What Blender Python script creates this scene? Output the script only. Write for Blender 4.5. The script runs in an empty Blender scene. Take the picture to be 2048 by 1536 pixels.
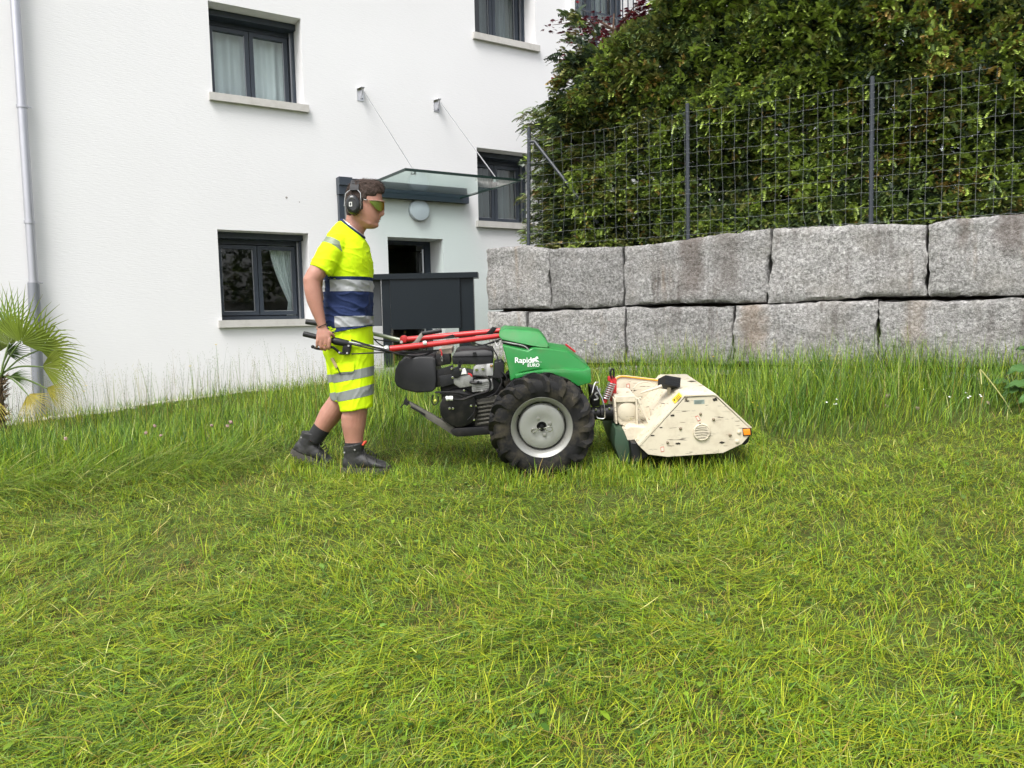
import bpy, bmesh, math, random
import numpy as np
from mathutils import Vector, Matrix, noise
random.seed(11)
scene = bpy.context.scene
COL = scene.collection
PI = math.pi
R = math.radians

# ---------------------------------------------------------------- camera
FOC, ZC, PITCH, ROLL = 1540.0, 0.85, math.atan(0.083), 0.022
CAM = Vector((0, 0, ZC))
FW = Vector((0, math.cos(PITCH), -math.sin(PITCH)))
R0 = Vector((1, 0, 0)); U0 = Vector((0, math.sin(PITCH), math.cos(PITCH)))
RT = math.cos(ROLL) * R0 - math.sin(ROLL) * U0
UP = math.sin(ROLL) * R0 + math.cos(ROLL) * U0
cd = bpy.data.cameras.new('camera')
cam = bpy.data.objects.new('camera', cd); COL.objects.link(cam)
cd.sensor_fit = 'HORIZONTAL'; cd.sensor_width = 36.0; cd.lens = FOC / 2048 * 36.0
cd.clip_start = 0.05; cd.clip_end = 2000
cam.matrix_world = Matrix(((RT.x, UP.x, -FW.x, CAM.x), (RT.y, UP.y, -FW.y, CAM.y), (RT.z, UP.z, -FW.z, CAM.z), (0, 0, 0, 1)))
scene.camera = cam

# ---------------------------------------------------------------- light: bright overcast noon
SUN_EL, SUN_AZ = R(58), R(205)          # azimuth clockwise from +Y: behind the camera, to the left
w = bpy.data.worlds.new('World'); scene.world = w; w.use_nodes = True
nt = w.node_tree; bg = nt.nodes['Background']
sky = nt.nodes.new('ShaderNodeTexSky'); sky.sky_type = 'NISHITA'; sky.sun_disc = False
sky.sun_elevation = SUN_EL; sky.sun_rotation = SUN_AZ
sky.air_density = 1.0; sky.dust_density = 4.0
hs = nt.nodes.new('ShaderNodeHueSaturation'); hs.inputs['Saturation'].default_value = 0.26
nt.links.new(sky.outputs[0], hs.inputs['Color']); nt.links.new(hs.outputs[0], bg.inputs['Color'])
bg.inputs['Strength'].default_value = 0.13
sl = bpy.data.lights.new('sun', 'SUN'); sl.energy = 1.35; sl.angle = R(24); sl.color = (1.0, 0.975, 0.94)
sun = bpy.data.objects.new('sun', sl); COL.objects.link(sun)
sdir = Vector((math.sin(SUN_AZ) * math.cos(SUN_EL), math.cos(SUN_AZ) * math.cos(SUN_EL), math.sin(SUN_EL)))
sun.rotation_euler = sdir.to_track_quat('Z', 'Y').to_euler(); sun.location = sdir * 30
vs = scene.view_settings
vs.view_transform = 'Standard'; vs.look = 'None'; vs.gamma = 1.0; vs.use_curve_mapping = False
vs.exposure = 1.22
scene.cycles.max_bounces = 6; scene.cycles.diffuse_bounces = 3; scene.cycles.transparent_max_bounces = 10
scene.cycles.use_adaptive_sampling = True; scene.cycles.adaptive_threshold = 0.025; scene.cycles.use_denoising = True

# ---------------------------------------------------------------- helpers
def at(u, v, Y):
    """measured point of the photograph (2048 x 1536) at distance Y in front of the camera"""
    d = FW + RT * ((u - 1024) / FOC) + UP * ((768 - v) / FOC)
    return CAM + d * (Y / d.y)

def mat(name, col, rough=0.6, metal=0.0, var=0.08, vscale=14.0, bump=0.0, bscale=120.0, spec=0.5, dirt=None, dscale=5.0, damt=0.35, coat=0.0):
    m = bpy.data.materials.new(name); m.use_nodes = True
    t = m.node_tree; N = t.nodes; L = t.links
    b = N['Principled BSDF']
    b.inputs['Roughness'].default_value = rough; b.inputs['Metallic'].default_value = metal
    b.inputs['Specular IOR Level'].default_value = spec; b.inputs['Coat Weight'].default_value = coat
    tc = N.new('ShaderNodeTexCoord')
    n1 = N.new('ShaderNodeTexNoise'); n1.inputs['Scale'].default_value = vscale; n1.inputs['Detail'].default_value = 6
    L.new(tc.outputs['Object'], n1.inputs['Vector'])
    mx = N.new('ShaderNodeMix'); mx.data_type = 'RGBA'
    c = np.array(col[:3]); lo = c * (1 - var); hi = np.minimum(c * (1 + var), 1)
    mx.inputs['A'].default_value = (*lo, 1); mx.inputs['B'].default_value = (*hi, 1)
    L.new(n1.outputs['Fac'], mx.inputs['Factor'])
    out = mx.outputs['Result']
    if dirt is not None:
        n2 = N.new('ShaderNodeTexNoise'); n2.inputs['Scale'].default_value = dscale; n2.inputs['Detail'].default_value = 8; n2.inputs['Roughness'].default_value = 0.7
        L.new(tc.outputs['Object'], n2.inputs['Vector'])
        rp = N.new('ShaderNodeMapRange'); rp.inputs['From Min'].default_value = 0.48; rp.inputs['From Max'].default_value = 0.72
        rp.inputs['To Max'].default_value = damt
        L.new(n2.outputs['Fac'], rp.inputs['Value'])
        m2 = N.new('ShaderNodeMix'); m2.data_type = 'RGBA'; m2.inputs['B'].default_value = (*dirt, 1)
        L.new(rp.outputs[0], m2.inputs['Factor']); L.new(out, m2.inputs['A']); out = m2.outputs['Result']
        rr = N.new('ShaderNodeMapRange'); rr.inputs['To Min'].default_value = rough; rr.inputs['To Max'].default_value = min(1, rough + 0.35)
        L.new(rp.outputs[0], rr.inputs['Value']); L.new(rr.outputs[0], b.inputs['Roughness'])
    L.new(out, b.inputs['Base Color'])
    if bump > 0:
        n3 = N.new('ShaderNodeTexNoise'); n3.inputs['Scale'].default_value = bscale; n3.inputs['Detail'].default_value = 4
        L.new(tc.outputs['Object'], n3.inputs['Vector'])
        bp = N.new('ShaderNodeBump'); bp.inputs['Strength'].default_value = min(1, bump); bp.inputs['Distance'].default_value = 0.004
        L.new(n3.outputs['Fac'], bp.inputs['Height']); L.new(bp.outputs[0], b.inputs['Normal'])
    return m

def leafmat(name, trans=0.3, rough=0.55, spec=0.3):
    """colour of each blade or leaf comes from its own point colour 'tint'"""
    m = bpy.data.materials.new(name); m.use_nodes = True
    t = m.node_tree; N = t.nodes; L = t.links
    b = N['Principled BSDF']; b.inputs['Roughness'].default_value = rough; b.inputs['Specular IOR Level'].default_value = spec
    a = N.new('ShaderNodeAttribute'); a.attribute_name = 'tint'
    L.new(a.outputs['Color'], b.inputs['Base Color'])
    tr = N.new('ShaderNodeBsdfTranslucent'); L.new(a.outputs['Color'], tr.inputs['Color'])
    ms = N.new('ShaderNodeMixShader'); ms.inputs[0].default_value = trans
    L.new(b.outputs[0], ms.inputs[1]); L.new(tr.outputs[0], ms.inputs[2])
    L.new(ms.outputs[0], N['Material Output'].inputs['Surface'])
    return m

def put(o, parent=None):
    COL.objects.link(o)
    if parent is not None:
        o.parent = parent
        p = parent
        while p.parent is not None: p = p.parent
        if parent.parent is None:
            o.matrix_parent_inverse = Matrix.Translation(-parent.location)
    return o

def obj(name, bm, m, parent=None, smooth=True, angle=35):
    if isinstance(bm, bmesh.types.BMesh):
        me = bpy.data.meshes.new(name)
        bmesh.ops.recalc_face_normals(bm, faces=bm.faces[:])
        bm.to_mesh(me); bm.free()
    else: me = bm
    ms = m if isinstance(m, (list, tuple)) else [m]
    mi = np.zeros(len(me.polygons), np.int32); me.polygons.foreach_get('material_index', mi)
    me.materials.clear()
    for x in ms: me.materials.append(x)
    me.polygons.foreach_set('material_index', mi if len(ms) > 1 else mi * 0)
    if smooth:
        me.polygons.foreach_set('use_smooth', [True] * len(me.polygons))
        try: me.set_sharp_from_angle(angle=R(angle))
        except Exception: pass
    o = bpy.data.objects.new(name, me)
    return put(o, parent)

def thing(name, label, cat, loc=(0, 0, 0), group=None):
    o = bpy.data.objects.new(name, None); o.empty_display_size = 0.1
    COL.objects.link(o); o.location = Vector(loc)
    o['label'] = label; o['category'] = cat
    if group: o['group'] = group
    return o

def tag(o, label, cat, group=None, kind=None):
    o['label'] = label; o['category'] = cat
    if group: o['group'] = group
    if kind: o['kind'] = kind
    return o

def BM(): return bmesh.new()

def ngon_loft(bm, rings, caps=True, closed=False):
    """rings: list of lists of Vectors with equal count"""
    vr = [[bm.verts.new(p) for p in r] for r in rings]
    n = len(vr[0])
    pairs = list(zip(vr[:-1], vr[1:]))
    if closed: pairs.append((vr[-1], vr[0]))
    for a, b in pairs:
        for i in range(n):
            j = (i + 1) % n
            try: bm.faces.new((a[i], a[j], b[j], b[i]))
            except ValueError: pass
    if caps and not closed:
        bm.faces.new(vr[0][::-1]); bm.faces.new(vr[-1])
    return vr

def tube(bm, pts, r, n=8, caps=True):
    pts = [Vector(p) for p in pts]
    rs = r if isinstance(r, (list, tuple)) else [r] * len(pts)
    rings = []; prev = None
    for i, p in enumerate(pts):
        a = pts[max(0, i - 1)]; b = pts[min(len(pts) - 1, i + 1)]
        t = (b - a).normalized()
        ref = prev if prev is not None else (Vector((0, 0, 1)) if abs(t.z) < 0.9 else Vector((1, 0, 0)))
        x = (ref - t * ref.dot(t)).normalized(); y = t.cross(x); prev = x
        rings.append([p + (x * math.cos(2 * PI * k / n) + y * math.sin(2 * PI * k / n)) * rs[i] for k in range(n)])
    ngon_loft(bm, rings, caps)
    return bm

def smooth_path(pts, sub=6):
    pts = [Vector(p) for p in pts]; out = []
    for i in range(len(pts) - 1):
        p0 = pts[max(0, i - 1)]; p1 = pts[i]; p2 = pts[i + 1]; p3 = pts[min(len(pts) - 1, i + 2)]
        for k in range(sub):
            t = k / sub
            out.append(0.5 * ((2 * p1) + (p2 - p0) * t + (2 * p0 - 5 * p1 + 4 * p2 - p3) * t * t + (3 * p1 - p0 - 3 * p2 + p3) * t ** 3))
    out.append(pts[-1]); return out

def bevel(bm, w, seg=2, angle=25):
    es = [e for e in bm.edges if len(e.link_faces) == 2 and e.calc_face_angle(0) > R(angle)]
    if es and w > 0:
        bmesh.ops.bevel(bm, geom=es, offset=w, segments=seg, profile=0.6, affect='EDGES', clamp_overlap=True)
    return bm

def box(bm, lo, hi, M=None):
    lo, hi = Vector(lo), Vector(hi)
    c = [Vector((x, y, z)) for z in (lo.z, hi.z) for y in (lo.y, hi.y) for x in (lo.x, hi.x)]
    if M is not None: c = [M @ p for p in c]
    v = [bm.verts.new(p) for p in c]
    for f in ((0, 2, 3, 1), (4, 5, 7, 6), (0, 1, 5, 4), (2, 6, 7, 3), (0, 4, 6, 2), (1, 3, 7, 5)):
        bm.faces.new([v[i] for i in f])
    return bm

TILT = 0.085     # the lawn rises away from the camera under the machine
def prism(bm, pts, Y0, Y1, tilt=TILT, bev=0.0, seg=2):
    """side outline (photo measure) extruded in depth; a point may carry its own depth inset"""
    near = []; far = []
    for p in pts:
        ins = p[2] if len(p) > 2 else 0.0
        a = at(p[0], p[1], Y0 + ins); near.append(a)
        far.append(Vector((a.x, Y1 - ins, a.z + tilt * (Y1 - Y0 - 2 * ins))))
    b2 = bmesh.new()
    ngon_loft(b2, [near, far])
    bmesh.ops.recalc_face_normals(b2, faces=b2.faces[:])
    if bev > 0: bevel(b2, bev, seg)
    merge(bm, b2)
    return bm

def merge(bm, b2):
    me = bpy.data.meshes.new('tmp'); b2.to_mesh(me); b2.free(); bm.from_mesh(me); bpy.data.meshes.remove(me)
    return bm

def cyl(bm, a, b, r, n=20, r2=None, bev=0.0):
    b2 = bmesh.new(); tube(b2, [a, b], [r, r if r2 is None else r2], n)
    bmesh.ops.recalc_face_normals(b2, faces=b2.faces[:])
    if bev: bevel(b2, bev, 2, 50)
    return merge(bm, b2)

def lathe(bm, c, axis, prof, n=40, closed=False):
    """prof: list of (radius, offset along axis)"""
    axis = Vector(axis).normalized()
    x = axis.orthogonal().normalized(); y = axis.cross(x); c = Vector(c)
    rings = [[c + axis * h + (x * math.cos(2 * PI * k / n) + y * math.sin(2 * PI * k / n)) * r for k in range(n)] for r, h in prof]
    ngon_loft(bm, rings, caps=not closed, closed=closed)
    return bm

def nz(p, s=1.0, o=0.0):
    return noise.noise(Vector((p[0] * s + o, p[1] * s + o * 0.7, p[2] * s - o)))

def mesh_np(name, verts, faces4=None, faces3=None, tint=None):
    """fast mesh from numpy: verts (N,3), quads (Q,4), tris (T,3), point colours"""
    me = bpy.data.meshes.new(name)
    nq = 0 if faces4 is None else len(faces4); nt_ = 0 if faces3 is None else len(faces3)
    me.vertices.add(len(verts)); me.vertices.foreach_set('co', np.asarray(verts, np.float32).ravel())
    idx = []; 
    if nq: idx.append(np.asarray(faces4, np.int32).ravel())
    if nt_: idx.append(np.asarray(faces3, np.int32).ravel())
    idx = np.concatenate(idx)
    me.loops.add(len(idx)); me.loops.foreach_set('vertex_index', idx)
    tot = np.concatenate([np.full(nq, 4, np.int32), np.full(nt_, 3, np.int32)])
    st = np.concatenate([[0], np.cumsum(tot)[:-1]]).astype(np.int32)
    me.polygons.add(nq + nt_); me.polygons.foreach_set('loop_start', st)
    try: me.polygons.foreach_set('loop_total', tot)
    except Exception: pass
    me.update(calc_edges=True)
    if tint is not None:
        a = me.attributes.new('tint', 'FLOAT_COLOR', 'POINT')
        c = np.ones((len(verts), 4), np.float32); c[:, :3] = tint
        a.data.foreach_set('color', c.ravel())
    return me
# ================================================================ GROUND
HY = np.array([-60, 0, 2, 4, 4.7, 5.5, 6.5, 8, 10, 14, 60.]); HZ = np.array([-6, -.75, -.46, -.17, -.08, 0, .07, .17, .24, .3, .4])
def hgt(x, y):
    x = np.asarray(x, float); y = np.asarray(y, float)
    h = (np.interp(y, HY, HZ) + np.interp(y - .25, HY, HZ) + np.interp(y + .25, HY, HZ)) / 3
    k = np.clip((y - 3.2) / 4.2, 0, 1); k = k * k * (3 - 2 * k) * 0.055
    b = 0.012 * np.sin(x * 2.3 + 1.1 * y) + 0.010 * np.sin(3.1 * y - 1.7 * x + 1) + 0.007 * np.sin(5.3 * x + 4.1 * y)
    b2 = np.clip((y - .2) / 1.5, 0, 1)
    return h + k * np.clip(x, -9, 9) + b * b2
def gpt(x, y, dz=0.0): return Vector((x, y, float(hgt(x, y)) + dz))

xs = np.concatenate([np.linspace(-60, -8, 14)[:-1], np.linspace(-8, 8, 130), np.linspace(8, 60, 14)[1:]])
ys = np.concatenate([np.linspace(-50, 0, 14)[:-1], np.linspace(0, 10, 100), np.linspace(10, 60, 14)[1:]])
X, Y = np.meshgrid(xs, ys); Zg = hgt(X, Y)
V3 = np.stack([X, Y, Zg], -1).reshape(-1, 3); nx = len(xs); ny = len(ys)
ii = (np.arange(ny - 1)[:, None] * nx + np.arange(nx - 1)[None, :]).ravel()
quads = np.stack([ii, ii + 1, ii + nx + 1, ii + nx], -1)
m_soil = mat('soil_thatch', (.065, .080, .020), .95, var=.45, vscale=30, dirt=(.06, .045, .022), dscale=9, damt=.7, bump=.8, bscale=160, spec=.1)
g = obj('ground', mesh_np('ground', V3, quads), m_soil); g['kind'] = 'structure'

# ================================================================ HOUSE
P0 = Vector((-3.56, 9.4, 0)); FD = Vector((.84, .543, 0)).normalized(); FN = Vector((FD.y, -FD.x, 0))
def F(s, z, wv=0.0): return P0 + FD * s + FN * wv + Vector((0, 0, z))
def fbox(bm, s0, s1, z0, z1, w0, w1):
    """box in facade measures: along, up, out of the wall"""
    c = [F(s, z, q) for z in (z0, z1) for q in (w1, w0) for s in (s0, s1)]
    v = [bm.verts.new(p) for p in c]
    for f in ((0, 2, 3, 1), (4, 5, 7, 6), (0, 1, 5, 4), (2, 6, 7, 3), (0, 4, 6, 2), (1, 3, 7, 5)):
        bm.faces.new([v[i] for i in f])
    return bm

def plaster():
    m = bpy.data.materials.new('white_render'); m.use_nodes = True
    t = m.node_tree; N = t.nodes; L = t.links; b = N['Principled BSDF']
    b.inputs['Roughness'].default_value = .92; b.inputs['Specular IOR Level'].default_value = .2
    tc = N.new('ShaderNodeTexCoord')
    mp = N.new('ShaderNodeMapping'); mp.inputs['Scale'].default_value = (6, 6, 60)
    L.new(tc.outputs['Object'], mp.inputs[0])
    n1 = N.new('ShaderNodeTexNoise'); n1.inputs['Scale'].default_value = 2.2; n1.inputs['Detail'].default_value = 7
    L.new(mp.outputs[0], n1.inputs['Vector'])
    n2 = N.new('ShaderNodeTexNoise'); n2.inputs['Scale'].default_value = .7; n2.inputs['Detail'].default_value = 5
    L.new(tc.outputs['Object'], n2.inputs['Vector'])
    mx = N.new('ShaderNodeMix'); mx.data_type = 'RGBA'; mx.inputs['A'].default_value = (.685, .682, .69, 1); mx.inputs['B'].default_value = (.755, .753, .765, 1)
    L.new(n2.outputs['Fac'], mx.inputs['Factor']); 
    # rain splash and algae just above the soil
    sx = N.new('ShaderNodeSeparateXYZ'); L.new(tc.outputs['Object'], sx.inputs[0])
    ad = N.new('ShaderNodeMath'); ad.operation = 'MULTIPLY_ADD'; L.new(n1.outputs['Fac'], ad.inputs[0]); ad.inputs[1].default_value = -.5; L.new(sx.outputs['Z'], ad.inputs[2])
    mr = N.new('ShaderNodeMapRange'); mr.inputs['From Min'].default_value = -.35; mr.inputs['From Max'].default_value = .12; mr.inputs['To Min'].default_value = .35; mr.inputs['To Max'].default_value = 0
    L.new(ad.outputs[0], mr.inputs['Value'])
    m2 = N.new('ShaderNodeMix'); m2.data_type = 'RGBA'; m2.inputs['B'].default_value = (.42, .40, .34, 1)
    L.new(mr.outputs[0], m2.inputs['Factor']); L.new(mx.outputs['Result'], m2.inputs['A'])
    L.new(m2.outputs['Result'], b.inputs['Base Color'])
    bp = N.new('ShaderNodeBump'); bp.inputs['Strength'].default_value = .45; bp.inputs['Distance'].default_value = .0045
    L.new(n1.outputs['Fac'], bp.inputs['Height']); L.new(bp.outputs[0], b.inputs['Normal'])
    return m
M_wall = plaster()
M_sill = mat('sill_stone', (.50, .485, .46), .8, var=.06, vscale=20, dirt=(.3, .28, .25), dscale=6, damt=.4)
M_frame = mat('anthracite_frame', (.030, .040, .055), .38, var=.05, spec=.5)
M_alu = mat('bare_aluminium', (.55, .56, .58), .35, metal=.9, var=.04)
M_curt = mat('sheer_curtain', (.86, .88, .87), .9, var=.05)
M_curt2 = mat('grey_curtain', (.25, .27, .27), .9, var=.05)
M_room = mat('room_dark', (.10, .10, .10), .9)
def glassmat(name, refl=.10, tint=(.90, .94, .94), rough=0.0):
    m = bpy.data.materials.new(name); m.use_nodes = True
    t = m.node_tree; N = t.nodes; L = t.links; N.remove(N['Principled BSDF'])
    tr = N.new('ShaderNodeBsdfTransparent'); tr.inputs[0].default_value = (*tint, 1)
    gl = N.new('ShaderNodeBsdfGlossy'); gl.inputs['Roughness'].default_value = rough
    fr = N.new('ShaderNodeFresnel'); fr.inputs[0].default_value = 1.5
    md = N.new('ShaderNodeMath'); md.operation = 'ADD'; md.inputs[1].default_value = refl - .04; L.new(fr.outputs[0], md.inputs[0])
    ge = N.new('ShaderNodeNewGeometry'); iv = N.new('ShaderNodeMath'); iv.operation = 'SUBTRACT'; iv.inputs[0].default_value = 1.0; L.new(ge.outputs['Backfacing'], iv.inputs[1])
    m3 = N.new('ShaderNodeMath'); m3.operation = 'MULTIPLY'; L.new(md.outputs[0], m3.inputs[0]); L.new(iv.outputs[0], m3.inputs[1]); md = m3
    ms = N.new('ShaderNodeMixShader'); L.new(md.outputs[0], ms.inputs[0]); L.new(tr.outputs[0], ms.inputs[1]); L.new(gl.outputs[0], ms.inputs[2])
    L.new(ms.outputs[0], N['Material Output'].inputs['Surface'])
    return m
M_glass = glassmat('window_glass', .075)

house = thing('house', 'white rendered apartment house with anthracite windows behind the mown lawn', 'house', F(2, -.4, -4))
OPEN = {'UL': (.08, 1.19, 3.62, 4.69), 'LL': (.05, 1.17, .92, 2.02), 'UR': (3.74, 4.80, 4.96, 6.05), 'LR': (3.72, 4.76, 2.30, 3.36),
        'BW': (5.52, 6.75, 5.52, 7.3), 'DR': (2.27, 3.12, .12, 2.02)}
S0, S1, Z0, Z1 = -9.0, 11.0, -1.0, 8.8
REV = .52
bm = BM()
sc_ = sorted({S0, S1} | {o[0] for o in OPEN.values()} | {o[1] for o in OPEN.values()})
zc_ = sorted({Z0, Z1} | {o[2] for o in OPEN.values()} | {o[3] for o in OPEN.values()})
def inside(s, z): return any(o[0] < s < o[1] and o[2] < z < o[3] for o in OPEN.values())
vd = {}
def fv(s, z, wv):
    k = (round(s, 4), round(z, 4), wv)
    if k not in vd: vd[k] = bm.verts.new(F(s, z, wv))
    return vd[k]
for i in range(len(sc_) - 1):
    for j in range(len(zc_) - 1):
        if inside((sc_[i] + sc_[i + 1]) / 2, (zc_[j] + zc_[j + 1]) / 2): continue
        for wv in (0.0, -REV):
            bm.faces.new([fv(sc_[i], zc_[j], wv), fv(sc_[i + 1], zc_[j], wv), fv(sc_[i + 1], zc_[j + 1], wv), fv(sc_[i], zc_[j + 1], wv)])
for o in OPEN.values():
    a, b, c, d = o
    ss = [s for s in sc_ if a <= s <= b]; zs = [z for z in zc_ if c <= z <= d]
    for p, q in zip(ss[:-1], ss[1:]):
        for z in (c, d): bm.faces.new([fv(p, z, 0.0), fv(q, z, 0.0), fv(q, z, -REV), fv(p, z, -REV)])
    for p, q in zip(zs[:-1], zs[1:]):
        for s in (a, b): bm.faces.new([fv(s, p, 0.0), fv(s, q, 0.0), fv(s, q, -REV), fv(s, p, -REV)])
obj('wall', bm, M_wall, house, smooth=False)
bm = BM()   # the other three sides and the inner floor
fbox(bm, S0, S0 + .3, Z0, Z1, -9, -REV); fbox(bm, S1 - .3, S1, Z0, Z1, -9, -REV); fbox(bm, S0 + .3, S1 - .3, Z0, Z1, -9, -8.7)
obj('side_wall', bm, M_wall, house, smooth=False)
bm = BM(); fbox(bm, S0 - .02, S1 + .02, Z1, Z1 + .35, -9.02, .02); obj('roof', bm, mat('roof_edge', (.3, .3, .31), .7), house, smooth=False)
bm = BM(); fbox(bm, S0 + .3, S1 - .3, 2.1 + .02, 2.26 - .02, -8.7, -REV); fbox(bm, S0 + .3, S1 - .3, 4.74, 4.9, -8.7, -REV); obj('storey_floor', bm, M_room, house, smooth=False)
bm = BM(); fbox(bm, S0 + .3, S1 - .3, Z0, Z1, -2.9, -2.8); obj('inner_wall', bm, M_room, house, smooth=False)

def window(key, curtain=None, fascia=.075, leaves=2, sill=True):
    a, b, c, d = OPEN[key]
    w1 = -REV + .13          # front of the frame
    top = d - fascia
    f = BM(); fw = .055
    gap = .012; mid = (a + b) / 2
    fbox(f, a, a + fw, c, top, w1 - .07, w1); fbox(f, b - fw, b, c, top, w1 - .07, w1)
    fbox(f, a + fw, b - fw, c, c + fw, w1 - .07, w1); fbox(f, a + fw, b - fw, top - fw, top, w1 - .07, w1)
    win = obj('window', f, M_frame, house, smooth=False)
    if leaves == 2:
        spans = [(a + fw + gap, mid - .004), (mid + .004, b - fw - gap)]
    else: spans = [(a + fw + gap, b - fw - gap)]
    lw = .05
    for (p, q) in spans:
        l = BM(); z0, z1 = c + fw + gap, top - fw - gap
        fbox(l, p, p + lw, z0, z1, w1 - .055, w1 + .012); fbox(l, q - lw, q, z0, z1, w1 - .055, w1 + .012)
        fbox(l, p + lw, q - lw, z0, z0 + lw, w1 - .055, w1 + .012); fbox(l, p + lw, q - lw, z1 - lw, z1, w1 - .055, w1 + .012)
        obj('sash', bevel(l, .004, 1), M_frame, win, smooth=False)
        gl = BM(); fbox(gl, p + lw, q - lw, z0 + lw, z1 - lw, w1 - .03, w1 - .022)
        obj('pane', gl, M_glass, win, smooth=False)
        bd = BM(); e = .006
        fbox(bd, p + lw, p + lw + e, z0 + lw, z1 - lw, w1 - .0215, w1 - .010); fbox(bd, q - lw - e, q - lw, z0 + lw, z1 - lw, w1 - .0215, w1 - .010)
        fbox(bd, p + lw + e, q - lw - e, z0 + lw, z0 + lw + e, w1 - .0215, w1 - .010)
        obj('glazing_bead', bd, M_alu, win, smooth=False)
    h = BM(); fbox(h, a, b, top, d - .003, w1 - .05, -.22); obj('blind_box', h, M_frame, win, smooth=False)
    r = BM(); fbox(r, b - .035, b - .003, c + .01, top, w1 + .001, w1 + .10); obj('blind_rail', r, M_frame, win, smooth=False)
    r = BM(); fbox(r, b - .05, b - .036, c + .01, top, w1 + .02, w1 + .05); obj('blind_rail', r, M_alu, win, smooth=False)
    if sill:
        s_ = BM(); fbox(s_, a - .045, b + .045, c - .085, c + .004, -.001, .055); fbox(s_, a, b, c - .03, c + .005, w1 - .02, 0.0)
        obj('sill', bevel(s_, .006, 1), M_sill, win, smooth=False)
    if curtain:
        n = 90
        for (c0, c1, zb, zt, tie, mt) in curtain:
            vs_, qd = [], []
            rows = 14
            for j in range(rows + 1):
                t = j / rows; z = zt + (zb - zt) * t
                if tie: sq = 1 - .68 * min(1, (t / .78)) ** 1.6 if t < .78 else .32 + .1 * (t - .78) / .22
                else: sq = 1
                for i in range(n + 1):
                    x = i / n
                    s = (c1 - (c1 - c0) * sq * (1 - x)) if tie else c0 + (c1 - c0) * x
                    wv = -REV - .045 + .022 * math.sin(x * 48) * (1 if not tie else .7) + .012 * math.sin(x * 23 + 1)
                    vs_.append(F(s, z, wv))
            for j in range(rows):
                for i in range(n):
                    q0 = j * (n + 1) + i; qd.append((q0, q0 + 1, q0 + n + 2, q0 + n + 1))
            obj('curtain', mesh_np('curtain', np.array([tuple(p) for p in vs_]), np.array(qd)), mt, win)
    return win
w_ul = window('UL', [(.10, 1.18, 3.63, 4.66, False, M_curt)])
w_ll = window('LL', [(.80, 1.15, .93, 1.98, True, M_curt)])
w_ur = window('UR', [(3.75, 4.05, 4.97, 6.0, False, M_curt), (4.15, 4.78, 4.97, 6.0, False, M_curt2)])
w_lr = window('LR', [(4.0, 4.74, 2.31, 3.3, False, M_curt2)])
w_ul['label'] = 'upper window with white sheer curtains'; w_ll['label'] = 'lower window with one tied-back curtain'
# tall window with a railing, half hidden by the maple
w_bw = window('BW', [(6.0, 6.7, 5.53, 7.2, False, M_curt2)], sill=False)
w_bw['label'] = 'upper window behind a dark railing'
bm = BM(); a, b, c, d = OPEN['BW']
fbox(bm, a - .10, a, c - .10, d + .1, -.001, .05); fbox(bm, b, b + .10, c - .10, d + .1, -.001, .05); fbox(bm, a, b, c - .10, c + .004, -.20, .05)
obj('surround', bevel(bm, .005, 1), mat('white_surround', (.8, .8, .8), .6), w_bw, smooth=False)
rail = thing('window_railing', 'dark metal railing before the upper window behind the red maple', 'railing', F(a, c, .1))
for (z0, z1, q0, q1) in ((c + .09, c + .115, .09, .115), (c + .95, c + .98, .085, .12)):
    bm = BM(); fbox(bm, a - .02, b + .02, z0, z1, q0, q1); obj('rail', bm, M_frame, rail, smooth=False)
k = a
while k < b:
    bm = BM(); fbox(bm, k, k + .014, c + .115, c + .95, .093, .107); obj('bar', bm, M_frame, rail, smooth=False); k += .115
bm = BM(); fbox(bm, a + .33, a + .375, c - .42, c + .09, .07, .13); obj('support', bm, M_frame, rail, smooth=False)
bm = BM(); fbox(bm, a + .30, a + .40, c - .45, c - .30, .001, .07); obj('wall_plate', bm, M_frame, rail, smooth=False)
# entrance door
a, b, c, d = OPEN['DR']; bm = BM(); w1 = -REV + .12
fbox(bm, a, a + .09, c, d, w1 - .07, w1); fbox(bm, b - .09, b, c, d, w1 - .07, w1); fbox(bm, a + .09, b - .09, d - .06, d, w1 - .07, w1); fbox(bm, a + .09, b - .09, c, c + .15, w1 - .07, w1)
door = obj('door', bm, M_frame, house, smooth=False)
bm = BM(); fbox(bm, a + .09, b - .09, c + .15, d - .06, w1 - .04, w1 - .032); obj('pane', bm, M_glass, door, smooth=False)
bm = BM(); cyl(bm, F(b - .15, .7, w1 + .05), F(b - .15, 1.9, w1 + .05), .014); cyl(bm, F(b - .15, 1.86, w1 + .05), F(b - .15, 1.86, w1), .01); cyl(bm, F(b - .15, .75, w1 + .05), F(b - .15, .75, w1), .01)
obj('handle', bm, M_alu, door)
# two old drill marks in the render
for (u, v, r) in ((573, 395, .014), (599, 404, .007)):
    d_ = (at(u, v, 9.7) - CAM); tt = (P0 - CAM).dot(FN) / d_.dot(FN); p = CAM + d_ * tt
    bm = BM(); lathe(bm, p + FN * .001, FN, [(r, 0), (r * .8, .0015), (r * .2, .002)], 9); obj('filler_spot', bm, mat('filler', (.30, .28, .26), .9), house)

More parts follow.
